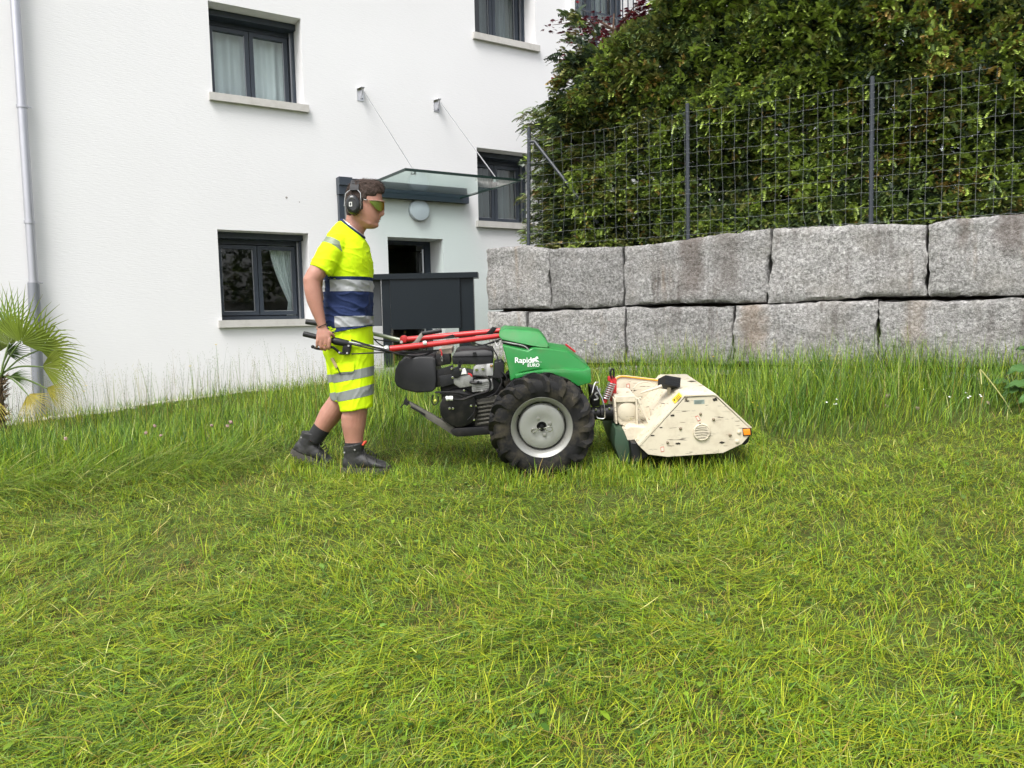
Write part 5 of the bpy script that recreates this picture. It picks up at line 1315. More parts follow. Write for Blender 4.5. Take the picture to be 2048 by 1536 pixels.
# belt guard on the far side with an orange edge
gd = [(1229, 800), (1229, 772), (1232, 759), (1240, 754), (1256, 754), (1322, 762), (1330, 800)]
pr('belt_guard', gd, 5.12, 5.20, M_cream, .004, 2, deck)
b_ = BM(); tube(b_, smooth_path([at(u, v - .5, 5.115) for u, v in gd[1:6]], 6), .0055, 8); obj('guard_edge', b_, mat('orange_edge', (.75, .33, .03), .5), deck)
b_ = BM(); tube(b_, smooth_path([at(*p) for p in [(1265, 800, 5.0), (1266, 780, 5.0), (1275, 768, 5.0), (1290, 764, 5.0), (1302, 766, 5.0)]], 5), .004, 7); obj('guard_rib', b_, M_cream, deck)
# black wear block with grooves on the deck
b_ = BM(); bc = at(1338, 766, 4.72); Mx = Matrix.Translation(bc) @ Matrix.Rotation(R(8), 4, 'Y') @ Matrix.Rotation(R(-18), 4, 'X') @ Matrix.Rotation(R(12), 4, 'Z')
box(b_, (-.050, -.055, -.028), (.050, .055, .030), Mx); bevel(b_, .006, 2)
wb = obj('stop_block', b_, M_blk, deck)
for k in range(3):
    b_ = BM(); box(b_, (-.049, -.0575, -.020 + k * .016), (.049, -.055, -.012 + k * .016), Mx); obj('rib', b_, M_blk, wb, smooth=False)
b_ = BM(); box(b_, (-.03, -.02, .0300), (-.015, .02, .033), Mx); obj('slot', b_, M_blk2, wb, smooth=False)
b_ = BM(); tube(b_, [bc + Vector((0, 0, -.02)), bc + Vector((.01, .03, -.10))], .012, 8); obj('stem', b_, M_cream, wb)
# bearing cover, bolts, slots, reflector and stickers on the near plate
YS = YN - .0005
b_ = BM(); lathe(b_, at(1403, 864, YS) + Vector((0, .0005, 0)), (0, -1, 0), [(.050, 0), (.050, .010), (.047, .014), (.044, .014), (.0435, .012), (.002, .0125)], 40); bc_ = obj('bearing_cover', b_, M_cream, deck)
for k in range(6):
    b_ = BM(); y_ = 850 + k * 5; w_ = math.sqrt(max(0, 15 ** 2 - (y_ - 864) ** 2)); tube(b_, smooth_path([at(1403 - w_ * .85, y_ + 1.5, YS - .0125), at(1403, y_ - .5 + (k % 2), YS - .0127), at(1403 + w_ * .8, y_ + .5, YS - .0125)], 4), .0016, 4); obj('scrape', b_, mat('scrape_dark', (.06, .045, .035), .7), bc_)
for (u, v, r_) in ((1401, 828, .008), (1427, 839, .009), (1361, 857, .009), (1335, 885, .008), (1460, 870, .009), (1478, 864, .012), (1474.5, 882.5, .012), (1400, 847, .006), (1372, 797, .007)):
    b_ = BM(); lathe(b_, at(u, v, YS), (0, -1, 0), [(r_, 0), (r_ * .95, .006), (r_ * .5, .009), (.001, .0095)], 12); obj('bolt', b_, mat('rusty_bolt', (.20, .16, .11), .6, metal=.4) if r_ < .0115 else M_cream, deck)
M_hole = mat('worn_hole', (.02, .016, .012), .9)
for (u, v, a_, c_) in ((1345, 831, .012, .006), (1356, 887, .015, .006), (1444, 885, .016, .006), (1374, 802, .014, .004), (1322, 855, .010, .003), (1430, 799, .014, .010), (1305, 871, .012, .004)):
    b_ = BM(); c0 = at(u, v, YS); n_ = 14
    ngon_loft(b_, [[c0 + Vector((math.cos(2 * PI * k / n_) * a_ * (1 + .25 * math.sin(k * 2.7 + u)), -h_, math.sin(2 * PI * k / n_) * c_ * (1 + .25 * math.cos(k * 1.9 + v)))) for k in range(n_)] for h_ in (0, .0012)]); obj('chip', b_, M_hole, deck)
b_ = BM(); prism(b_, [(1486.5, 858.5), (1500, 857.5), (1501.5, 869.5), (1488, 870.5)], YS - .010, YS, tilt=0, bev=.002); rf = obj('reflector', b_, M_ora, deck)
b_ = BM(); prism(b_, [(1485, 857), (1502.5, 856), (1504, 871), (1486.5, 872)], YS - .004, YS, tilt=0); obj('reflector_base', b_, M_blk2, rf)
pr('flail_comb', [(1487, 873), (1500, 871), (1497, 884), (1490, 890), (1484, 889)], YN + .02, YF, M_blk2, .002, 1, deck)
def plate(name, pts, Yd, m, parent=deck, off=.0012):
    b_ = BM(); near = [at(u, v, Yd) for u, v in pts]; ngon_loft(b_, [near, [p + Vector((0, off, 0)) for p in near]]); return obj(name, b_, m, parent, smooth=False)
plate('type_plate', [(1387.5, 800), (1409, 799), (1409, 807.5), (1388, 808.5)], YS - .0008, mat('grey_green_plate', (.25, .30, .27), .5))
for k in range(3): plate('print_line', [(1389.5, 801.6 + k * 2.3), (1407 - k * 2, 801 + k * 2.3), (1407 - k * 2, 801.9 + k * 2.3), (1389.5, 802.5 + k * 2.3)], YS - .0014, mat('dark_print', (.05, .07, .06), .6), off=.0005)
M_stk = mat('red_sticker', (.45, .12, .08), .6); M_stk2 = mat('pale_sticker', (.62, .56, .48), .6)
for pts in ([(1390.5, 833), (1396, 831), (1401.5, 840.5), (1396, 843)], [(1321, 894), (1328, 893), (1328.5, 903), (1322, 904.5)]):
    plate('sticker', pts, YS - .0008, M_stk); c0 = np.mean(pts, 0); plate('sticker_face', [tuple(c0 + (np.array(p) - c0) * .72) for p in pts], YS - .0014, M_stk2, off=.0005)
# chopped grass stuck on the ledge and the sloped plate
bits = []; rb_ = np.random.default_rng(3)
def deckpt(u, v, Yd): p = at(u, v, YN); return np.array((p.x, Yd, p.z + TILT * (Yd - YN)))
for k in range(420):
    t = rb_.random(); a_ = 6.28 * rb_.random()
    if k < 170: p = deckpt(1258 + 42 * t, 856.5 - 1.0 * t, rb_.uniform(4.64, 5.1)) + np.array((0, 0, .012))
    elif k < 330: p = deckpt(1368 - 92 * t, 789.5 + 100 * t, rb_.uniform(4.5, 5.2)) + np.array((-.003, 0, .003))
    else: p = deckpt(1372 + 58 * t, 788.3, rb_.uniform(4.5, 5.2)) + np.array((0, 0, .002))
    d = np.array((math.cos(a_), math.sin(a_), 0)) if not 170 <= k < 330 else np.array((-.7 * math.cos(a_), math.sin(a_), -.75 * math.cos(a_)))
    l_ = rb_.uniform(.008, .03); sd = np.array((-d[1], d[0], .2)) * .0014
    bits.append([p - sd, p + sd, p + d * l_])
bits = np.array(bits).reshape(-1, 3); cb_ = np.repeat(np.array([G_fresh, G_yel, G_dark, G_brown])[rb_.integers(0, 4, 420)] * .8, 3, 0)
sk = obj('stuck_clippings', mesh_np('stuck_clippings', bits, None, np.arange(len(bits)).reshape(-1, 3), cb_), M_grass, deck, smooth=False); sk['kind'] = 'stuff'
# yellow warning sticker lies on the sloped rear plate
def on_rear(u, v):
    A_, B_ = at(1371, 792, YN - .003), at(1276.5, 890, YN - .003); T_ = Vector((0, 1, TILT)).normalized(); n_ = (B_ - A_).cross(T_).normalized()
    if n_.z < 0: n_ = -n_
    A2 = at(1368, 790, YN - .003) + n_ * .0012
    d_ = at(u, v, 4.6) - CAM; t_ = (A2 - CAM).dot(n_) / d_.dot(n_); return CAM + d_ * t_, n_
def rsticker(name, pts, m, lift=.0):
    b_ = BM(); pp = [on_rear(u, v) for u, v in pts]; ngon_loft(b_, [[p + n_ * (lift + .0008) for p, n_ in pp], [p + n_ * lift for p, n_ in pp]]); return obj(name, b_, m, deck, smooth=False)
ys = [(1343.5, 800), (1358, 785), (1364.5, 792.5), (1350, 807)]
rsticker('warning_sticker', ys, mat('yellow_sticker', (.72, .50, .02), .5, var=.1)); c0 = np.mean(ys, 0)
rsticker('warning_symbol', [(1346.5, 800.5), (1349.5, 797), (1351.2, 803)], M_blk, .001)
for k in range(3): rsticker('print_line', [(1351 + k * 2, 798 + k * 2), (1358 + k * 2, 790 + k * 2), (1358.8 + k * 2, 790.8 + k * 2), (1351.8 + k * 2, 798.8 + k * 2)], mat('dark_print_b', (.08, .06, .02), .6), .001)
plate('sticker', [(1253, 768), (1259, 767), (1259.5, 776), (1253.5, 777)], 5.113, M_stk); plate('sticker_face', [(1254.2, 769.3), (1257.8, 768.8), (1258.2, 774.7), (1254.6, 775.3)], 5.1125, M_stk2, off=.0004)
# ================================================================ PERSON
YM = 4.86
man = thing('person', 'person in hi-vis yellow and navy workwear with ear defenders steering the motor mower', 'person', (at(690, 935, YM).x, YM, float(hgt(-1.05, YM))))
def remesh(bm, voxel, smooth=4, fac=.5):
    me = bpy.data.meshes.new('tmp'); bmesh.ops.recalc_face_normals(bm, faces=bm.faces[:]); bm.to_mesh(me); bm.free()
    ob = bpy.data.objects.new('tmp', me); COL.objects.link(ob)
    r_ = ob.modifiers.new('r', 'REMESH'); r_.mode = 'VOXEL'; r_.voxel_size = voxel; r_.use_smooth_shade = True
    s_ = ob.modifiers.new('s', 'SMOOTH'); s_.factor = fac; s_.iterations = smooth
    bpy.context.view_layer.update(); dg = bpy.context.evaluated_depsgraph_get()
    out = bpy.data.meshes.new_from_object(ob.evaluated_get(dg)); bpy.data.objects.remove(ob); bpy.data.meshes.remove(me)
    return out
def nudge(me, f):
    n_ = len(me.vertices); co = np.zeros(n_ * 3, np.float32); no = np.zeros(n_ * 3, np.float32)
    me.vertices.foreach_get('co', co); me.vertices.foreach_get('normal', no); co = co.reshape(-1, 3); no = no.reshape(-1, 3)
    d = np.array([f(p) for p in co.tolist()], np.float32)
    me.vertices.foreach_set('co', (co + no * d[:, None]).ravel()); me.update()
def ring(bk, fr, hw_, Yc_=YM, n=24, egg=0.0, sq=2.0):
    """ring given by its back and front point in the photo and a half width in depth"""
    a_, b_ = at(bk[0], bk[1], Yc_), at(fr[0], fr[1], Yc_); c_ = (a_ + b_) / 2; h_ = (b_ - a_) / 2; out = []
    for k in range(n):
        th = 2 * PI * k / n; cx_, sx_ = math.cos(th), math.sin(th)
        cx_ = math.copysign(abs(cx_) ** (2 / sq), cx_); sx_ = math.copysign(abs(sx_) ** (2 / sq), sx_)
        out.append(c_ + h_ * cx_ + Vector((0, 1, 0)) * (hw_ * sx_ * (1 - egg * cx_)))
    return out
def limb(bm, pts, n=16, slim=1.0):
    """pts: (u, v, Y, radius) or (u, v, Y, r_plane, r_depth)"""
    P_ = [at(p[0], p[1], p[2]) for p in pts]; rings = []
    for i, p in enumerate(P_):
        t = (P_[min(i + 1, len(P_) - 1)] - P_[max(i - 1, 0)]).normalized()
        x = (t.cross(Vector((0, 1, 0)))).normalized(); y = t.cross(x)
        ra = pts[i][3] * slim; rb = pts[i][4] if len(pts[i]) > 4 else ra
        rings.append([p + x * (ra * math.cos(2 * PI * k / n)) + y * (rb * math.sin(2 * PI * k / n)) for k in range(n)])
    ngon_loft(bm, rings)
M_skin = bpy.data.materials.new('skin'); M_skin.use_nodes = True
def _skin():
    t = M_skin.node_tree; N = t.nodes; L = t.links; b = N['Principled BSDF']; b.inputs['Roughness'].default_value = .5
    b.inputs['Subsurface Weight'].default_value = .12; b.inputs['Subsurface Radius'].default_value = (1, .3, .15); b.inputs['Subsurface Scale'].default_value = .008
    tc = N.new('ShaderNodeTexCoord'); n1 = N.new('ShaderNodeTexNoise'); n1.inputs['Scale'].default_value = 13; n1.inputs['Detail'].default_value = 8; n1.inputs['Roughness'].default_value = .7; L.new(tc.outputs['Object'], n1.inputs['Vector'])
    mx = N.new('ShaderNodeMix'); mx.data_type = 'RGBA'; mx.inputs['A'].default_value = (.27, .115, .082, 1); mx.inputs['B'].default_value = (.48, .25, .185, 1); L.new(n1.outputs['Fac'], mx.inputs['Factor']); L.new(mx.outputs['Result'], b.inputs['Base Color'])
    n2 = N.new('ShaderNodeTexNoise'); n2.inputs['Scale'].default_value = 260; L.new(tc.outputs['Object'], n2.inputs['Vector']); bp = N.new('ShaderNodeBump'); bp.inputs['Strength'].default_value = .12; bp.inputs['Distance'].default_value = .002; L.new(n2.outputs['Fac'], bp.inputs['Height']); L.new(bp.outputs[0], b.inputs['Normal'])
_skin()
# ---- body: one continuous surface
b_ = BM()
HEAD = [(364, 712, 748, .030), (368, 705, 755, .052), (377, 699, 760.5, .067), (389, 696, 763.5, .074), (400, 695.5, 765, .076), (407, 695.5, 765.5, .076), (414, 696.5, 762, .075), (422, 698, 760.5, .073), (431, 700, 759.5, .069), (437, 701, 758.5, .065), (441.5, 703, 756.5, .061), (447, 706, 754.5, .055), (452, 711, 754, .046), (456, 720, 750, .034)]
ngon_loft(b_, [ring((xb, v), (xf, v + (1.5 if v > 440 else 0)), hw_, n=28, egg=.16, sq=2.25) for v, xb, xf, hw_ in HEAD])
# nose, lips, chin, ears
ngon_loft(b_, [[at(763, 408, YM - .010), at(766, 407, YM), at(763, 408, YM + .010), at(757, 409, YM)], [at(763, 418, YM - .012), at(767.5, 418, YM), at(763, 418, YM + .012), at(757, 418, YM)], [at(762.5, 426, YM - .017), at(770.5, 427.5, YM), at(762.5, 426, YM + .017), at(757, 426, YM)], [at(761, 431, YM - .018), at(768.5, 431.5, YM), at(761, 431, YM + .018), at(757, 430, YM)], [at(759, 434, YM - .010), at(763.5, 433.5, YM), at(759, 434, YM + .010), at(756, 433, YM)]])
limb(b_, [(757, 437.2, YM - .018, .0035), (760.6, 436.8, YM, .0055), (757, 437.2, YM + .018, .0035)], 10)
limb(b_, [(755, 442.5, YM - .016, .0035), (758.3, 442.4, YM, .0060), (755, 442.5, YM + .016, .0035)], 10)
blob(b_, at(751.8, 450, YM), .0185, lump=0)
for sg in (-1, 1): limb(b_, [(750, 449.5, YM + sg * .010, .015), (738, 447, YM + sg * .036, .017), (722, 439, YM + sg * .050, .017), (716, 428, YM + sg * .056, .015)], 10)
for sg in (-1, 1): limb(b_, [(757.5, 406, YM + sg * .015, .006), (754, 405, YM + sg * .036, .0065), (748, 406.5, YM + sg * .053, .005)], 8)   # brow ridge
# neck and torso
ngon_loft(b_, [ring((694, 425), (738, 440), .052), ring((691.5, 440), (734, 456), .056), ring((688, 450), (727.5, 466), .060), ring((678, 459), (728, 478), .085), ring((664, 475), (734, 498), .16), ring((656, 495), (738, 520), .185), ring((654, 540), (738, 552), .18), ring((655, 600), (736, 605), .165), ring((656, 650), (735, 650), .165), ring((657, 690), (735, 690), .17), ring((665, 722), (732, 722), .15)])
# right arm (near): shoulder, elbow, wrist
RA = [(676, 488, 4.70, .058), (663, 505, 4.675, .052), (645, 530, 4.637, .058, .052), (630, 550, 4.615, .056, .050), (623.5, 561, 4.608, .055, .047), (625, 578, 4.605, .053, .047), (629, 600, 4.602, .049, .043), (635, 622, 4.602, .040, .036), (641, 640, 4.602, .031, .029), (644.5, 652, 4.602, .026, .024), (645.5, 660, 4.600, .028, .020)]
limb(b_, RA, 20, .95)
# right hand over the grip
limb(b_, [(645, 655, 4.600, .028, .019), (645.5, 665, 4.594, .038, .017), (646.5, 674, 4.590, .044, .0155), (647, 681, 4.590, .043, .013)], 18)
for i, u_ in enumerate((634.5, 642.8, 651.0, 659.0)):
    dv = (2.5, .5, -.5, .5)[i]; rr = (.0088, .0098, .0101, .0098)[i]; k_ = (.86, 1.0, 1.05, .97)[i]
    limb(b_, [(u_ + .5, 676, 4.590, rr * 1.12), (u_, 683.5 - dv * .3, 4.587, rr * 1.12), (u_ - .6, 683.5 + 12 * k_ - dv, 4.592, rr), (u_ - .8, 683.5 + 15.5 * k_ - dv, 4.604, rr * .97), (u_ - .4, 683.5 + 14 * k_ - dv, 4.625, rr * .93), (u_, 683.5 + 8 * k_ - dv, 4.641, rr * .85), (u_, 683.5 + 5 * k_ - dv, 4.643, rr * .6)], 10)
limb(b_, [(656, 664, 4.596, .014), (662, 668, 4.604, .0125), (666.5, 671, 4.620, .0115), (667.5, 676, 4.640, .0105), (666, 683, 4.648, .0085)], 10)
# left arm (far), reaching to the far grip
limb(b_, [(690, 488, 5.03, .058), (670, 510, 5.075, .06), (645, 545, 5.10, .052), (630, 568, 5.11, .050), (634, 600, 5.11, .044), (640, 625, 5.11, .032), (643, 638, 5.11, .027), (644, 646, 5.11, .036, .02), (644, 655, 5.11, .04, .022), (643, 660, 5.10, .036, .02)], 16)
# legs
limb(b_, [(695, 690, 4.765, .095, .085), (705, 730, 4.755, .090), (711, 775, 4.752, .078), (713, 800, 4.752, .073), (711, 818, 4.752, .074), (707.5, 836, 4.752, .0785, .072), (707, 852, 4.752, .074, .066), (707.5, 868, 4.752, .063, .056), (708, 882, 4.752, .056, .048), (708.5, 897, 4.752, .055, .047)], 20)
limb(b_, [(692, 690, 4.955, .095, .085), (692, 730, 4.965, .090), (689, 770, 4.972, .078), (683, 795, 4.975, .070), (672, 812, 4.977, .070), (661, 828, 4.980, .072), (652, 842, 4.980, .065), (643, 856, 4.980, .056), (634, 871, 4.980, .050), (628, 882, 4.98, .05)], 20)
body = obj('body', remesh(b_, .0048, 4, .5), M_skin, man, angle=180)
# lips
M_lip = mat('lip', (.36, .12, .10), .45)
b_ = BM(); limb(b_, [(749.5, 439.4, YM - .0285, .0018), (754, 438.7, YM - .021, .0024), (758.3, 438.7, YM - .010, .0028), (760.3, 439.0, YM, .003), (758.3, 438.7, YM + .010, .0028), (754, 438.7, YM + .021, .0024)], 8); obj('mouth', b_, M_lip, man)

# ---- hair
b_ = BM()
HR = [(361, 722, 750, .028), (363, 711, 758, .052), (368, 701.5, 764, .067), (376, 696, 767.5, .077), (384, 693, 768.5, .081), (391, 691.5, 767, .082), (400, 691, 766, .082), (410, 691.5, 766, .081), (420, 692.5, 765, .079), (428, 693, 764, .076), (433, 696, 760, .068)]
def hairline(v): return float(np.interp(v, [380, 385, 389, 393, 398, 403, 410, 420, 426, 431], [776, 771, 764, 748, 737, 732.5, 730.5, 728.5, 716, 702]))
rings_ = []
for v, xb, xf, hw_ in HR:
    rg = ring((xb, v), (xf, v), hw_, n=40, egg=.12, sq=2.2); hx = at(hairline(v), v, YM).x; c_ = sum(rg, Vector()) / len(rg)
    for p in rg:
        if p.x > hx:
            k_ = min(1, (p.x - hx) / .012); s_ = 1 - .17 * k_
            p.x = c_.x + (p.x - c_.x) * s_; p.y = c_.y + (p.y - c_.y) * s_
    rings_.append(rg)
ngon_loft(b_, rings_)
hm = remesh(b_, .004, 2, .4)
zh = at(700, 385, YM).z
def hair_f(p):
    amp = .0020 + .0042 * max(0, min(1, (p[2] - zh) / .08 + .2))
    return amp * (nz((p[0] * .9, p[1] * 1.6, p[2] * 1.1), 42, 3) + .5 * nz(p, 95, 7))
nudge(hm, hair_f)
M_hair = mat('brown_hair', (.050, .036, .030), .5, var=.45, vscale=130, bump=.8, bscale=320, spec=.12)
hair = obj('hair', hm, M_hair, man, angle=180)
# strands over the cap
r = np.random.default_rng(9); co = np.zeros(len(hm.vertices) * 3, np.float32); no = np.zeros(len(hm.vertices) * 3, np.float32)
hm.vertices.foreach_get('co', co); hm.vertices.foreach_get('normal', no); co = co.reshape(-1, 3); no = no.reshape(-1, 3)
zt_ = at(700, 392, YM).z; hc = np.array(tuple(at(728, 400, YM)))
out = (no * (co - hc)).sum(1) > 0; rad = np.linalg.norm((co - hc) * np.array((1, 1.15, 1)), axis=1); ok = np.where(out & (rad > .078))[0]
wgt = np.where(co[ok, 2] > zt_, 3.0, 1.0); ids = r.choice(ok, 3600, p=wgt / wgt.sum()); P_ = co[ids] - no[ids] * .002; Nn_ = no[ids]
top = np.clip((P_[:, 2] - zt_) / .06, 0, 1)[:, None]
flow_ = np.array((.9, -.25, -.15)) * top + np.array((-.25, 0, -1.0)) * (1 - top) + r.normal(0, .35, P_.shape); flow_ -= Nn_ * (flow_ * Nn_).sum(1, keepdims=True); flow_ /= np.linalg.norm(flow_, axis=1, keepdims=True) + 1e-6
L_ = (.008 + .020 * top) * r.uniform(.6, 1.3, (len(P_), 1)); sd_ = np.cross(flow_, Nn_) * .0011
p1 = P_ + flow_ * L_ * .5 + Nn_ * L_ * .28; p2 = P_ + flow_ * L_ + Nn_ * L_ * .22 - np.array((0, 0, .15)) * L_ * top
Vv = np.stack([P_ - sd_, P_ + sd_, p1 + sd_ * .8, p1 - sd_ * .8, p2], 1).reshape(-1, 3); bI = (np.arange(len(P_)) * 5)[:, None]
cl_ = np.array((.066, .046, .038)) * r.uniform(.5, 1.9, (len(P_), 1))
so = obj('strands', mesh_np('strands', Vv, bI + np.array([[0, 1, 2, 3]]), bI + np.array([[3, 2, 4]]), np.repeat(cl_, 5, 0)), leafmat('hair_strand', .0, .6, .12), hair, smooth=False); so['kind'] = 'stuff'

# ---- sunglasses
M_lens = bpy.data.materials.new('mirror_lens'); M_lens.use_nodes = True
t = M_lens.node_tree; bb = t.nodes['Principled BSDF']; bb.inputs['Metallic'].default_value = .45; bb.inputs['Roughness'].default_value = .12
lw_ = t.nodes.new('ShaderNodeLayerWeight'); rp = t.nodes.new('ShaderNodeValToRGB'); e = rp.color_ramp.elements; e[0].color = (.22, .30, .05, 1); e[1].color = (.60, .26, .05, 1); e[0].position = .15; e[1].position = .75; t.links.new(lw_.outputs['Facing'], rp.inputs[0]); t.links.new(rp.outputs[0], bb.inputs['Base Color'])
cX = at(731, 410, YM).x
def gl(ph, v, k=1.0):
    x_ = cX + .116 * k * math.cos(ph); y_ = YM + .083 * k * math.sin(ph); z_ = at(750, v, YM).z; return Vector((x_, y_, z_))
gls = BM(); rows = []
nph = 33
for i in range(nph):
    ph = R(-70 + 140 * i / (nph - 1)); a_ = abs(math.degrees(ph))
    vb = float(np.interp(a_, [0, 8, 16, 28, 42, 56, 70], [413, 416, 422, 425.5, 424, 417, 408]))
    rows.append([gl(ph, 404.5 + (vb - 404.5) * k / 4, 1 + .01 * math.sin(PI * k / 4)) for k in range(5)])
vr = [[gls.verts.new(p) for p in r_] for r_ in rows]
for a_, c_ in zip(vr[:-1], vr[1:]):
    for k in range(4): gls.faces.new((a_[k], c_[k], c_[k + 1], a_[k + 1]))
ex = bmesh.ops.solidify(gls, geom=gls.faces[:], thickness=.0015)
sg_ = obj('sunglasses', gls, M_lens, man, angle=60); sg_['label'] = 'mirrored green-gold sunglasses'
b_ = BM(); tube(b_, [gl(R(-76 + 152 * i / 30), 404.0, 1.015) for i in range(31)], .0036, 6); obj('brow_bar', b_, mat('pinkish_frame', (.36, .22, .17), .4), sg_)
for s_ in (-1, 1):
    b_ = BM(); P_ = [gl(s_ * R(76), 404.0, 1.01), Vector((at(737, 402, YM).x, YM + s_ * .080, at(737, 403, YM).z)), Vector((at(722, 400, YM).x, YM + s_ * .081, at(722, 401, YM).z))]; tube(b_, P_, [.0042, .0034, .0026], 6); tm = obj('temple', b_, M_blk2, sg_)
    b_ = BM(); tube(b_, [Vector((at(732.5, 402, YM).x, YM + s_ * .0845, at(732.5, 403, YM).z)), Vector((at(738, 402, YM).x, YM + s_ * .0845, at(738, 404, YM).z))], .0016, 5); obj('temple_mark', b_, M_wht, tm)

# ---- ear defenders
M_cup = mat('muff_black', (.016, .017, .018), .25, var=.1, vscale=10); M_pad = mat('muff_pad', (.02, .02, .022), .7)
ed = BM(); bx = at(714.5, 400, YM).x; zt0 = at(714.5, 361.5, YM).z; zc0 = at(714.5, 392, YM).z
def bandp(th, k=1.0): return Vector((bx + .004 * math.sin(th), YM + .093 * k * math.cos(th), zc0 + (zt0 - zc0) * k * math.sin(th)))
rings_ = []
for i in range(29):
    th = R(12 + 156 * i / 28); c_ = bandp(th); o_ = Vector((0, math.cos(th), math.sin(th))) * .0045; w_ = Vector((.030, 0, 0)) * (1 - .12 * abs(math.cos(th)))
    rings_.append([c_ - w_ - o_, c_ + w_ - o_, c_ + w_ + o_, c_ - w_ + o_])
ngon_loft(ed, rings_); bevel(ed, .002, 2, 40)
ear = obj('ear_defenders', ed, M_pad, man, angle=50); ear['label'] = 'black ear defenders with padded headband'
for i in (5, 8, 11, 17, 20, 23):
    th = R(12 + 156 * i / 28); b_ = BM(); c_ = bandp(th, 1.055); tube(b_, [c_ - Vector((.018, 0, 0)), c_ + Vector((.018, 0, 0))], .0016, 5); obj('band_groove', b_, M_blk2, ear)
for s_ in (-1, 1):
    yc_ = YM + s_ * .098; c_ = at(713, 414.5, YM); c_ = Vector((c_.x, yc_, c_.z)); b_ = BM()
    prof = [(.72, -.016), (.95, -.012), (1.0, -.002), (1.0, .008), (.95, .017), (.80, .024), (.60, .026), (.56, .0235), (.05, .0235)]
    nn = 36; ngon_loft(b_, [[c_ + Vector((math.cos(2 * PI * k / nn) * .0445 * q_, s_ * h_, math.sin(2 * PI * k / nn) * .061 * q_ - .004 * math.cos(2 * PI * k / nn))) for k in range(nn)] for q_, h_ in prof]); cp_ = obj('ear_cup', b_, M_cup, ear, angle=40)
    b_ = BM(); ngon_loft(b_, [[c_ + Vector((math.cos(2 * PI * k / nn) * .0445 * q_, s_ * h_, math.sin(2 * PI * k / nn) * .061 * q_)) for k in range(nn)] for q_, h_ in ((.7, -.034), (.95, -.030), (1.0, -.024), (.96, -.017), (.7, -.0165))]); obj('cushion', b_, M_pad, ear)
    if s_ < 0:
        b_ = BM(); q_ = c_ + Vector((-.012, -.0242, .000))
        for (x0, x1, z0, z1) in ((-.009, .009, .010, .014), (-.009, .009, -.012, -.008), (-.009, -.005, -.008, .010), (.005, .009, -.008, .010)): box(b_, q_ + Vector((x0, -.0006, z0)), q_ + Vector((x1, .0004, z1)))
        obj('cup_mark', b_, M_wht, ear, smooth=False)
    for pts in ([(706, 385), (698, 392.5), (696.5, 405), (695.5, 417)], [(721.5, 385), (727.5, 391.5), (728, 405), (727.5, 423)]):
        b_ = BM(); P_ = [Vector((at(u, v, YM).x, YM + s_ * (.0935 if i == 0 else .102), at(u, v, YM).z)) for i, (u, v) in enumerate(pts)]; tube(b_, P_, .0022, 6); obj('wire_arm', b_, M_chr, ear)

# ---- shirt
sb = BM()
SH = [((684, 441), (729.5, 478), .086), ((676, 447), (734, 487), .122), ((667, 457), (738, 498), .165), ((658, 470), (741, 510), .194), ((652, 492), (744.5, 527), .206), ((650, 520), (745, 545), .203), ((650.5, 550), (744.5, 562), .194), ((650.5, 580), (744, 585), .186), ((650, 610), (743.5, 610), .184), ((649.5, 635), (743.5, 632), .187), ((649.5, 655), (744, 644), .191), ((650.5, 671), (743.5, 650), .193)]
ngon_loft(sb, [ring(a_, c_, h_, n=36, sq=2.4) for a_, c_, h_ in SH])
limb(sb, [(683, 478, 4.745, .052), (673, 489, 4.70, .072), (662, 503, 4.672, .076, .072), (652, 520, 4.648, .074, .068), (643, 537, 4.630, .071, .064), (640.5, 541.5, 4.626, .070, .063)], 24)
limb(sb, [(695, 478, 4.98, .052), (686, 489, 5.02, .072), (675, 503, 5.05, .076), (662, 525, 5.08, .072), (655, 540, 5.09, .068)], 20)
sm_ = remesh(sb, .0055, 5, .5)
def cloth_folds(me, f):
    nudge(me, f)
zw = at(700, 652, YM).z; zch = at(700, 520, YM).z
armD = (at(640, 541, 4.63) - at(673, 489, 4.70)).normalized()
def shirt_f(p):
    q = Vector(p); low = max(0, min(1, (zch - q.z) / .35))
    rg_ = (1 - abs(nz((q.x * 1.0 + q.z * .8, q.y * .8, q.z * 1.7), 9.5, 12)) * 3.2); d0 = (.0035 + .004 * low) * max(0, rg_) ** 3 - .001
    d = d0 + .0025 * (nz((q.x * .8 + q.z * .55, q.y * .7, q.z * 1.6), 11, 2)) + .0012 * nz((q.x * 1.2, q.y, q.z * 2.2), 24, 5)
    d += low * (.007 * math.sin((q.z * 2.3 + q.x * .9) * 38 + 3 * nz(q, 6, 1)) * nz((q.x, q.y, q.z), 7, 9)) * 1.6
    return d
cloth_folds(sm_, shirt_f)
M_hv = mat('hivis_yellow', (.56, .78, .006), .75, var=.04, vscale=30, bump=.25, bscale=500, spec=.2)
M_navy = mat('navy_cloth', (.016, .028, .085), .8, var=.15, vscale=40, bump=.3, bscale=500, spec=.2)
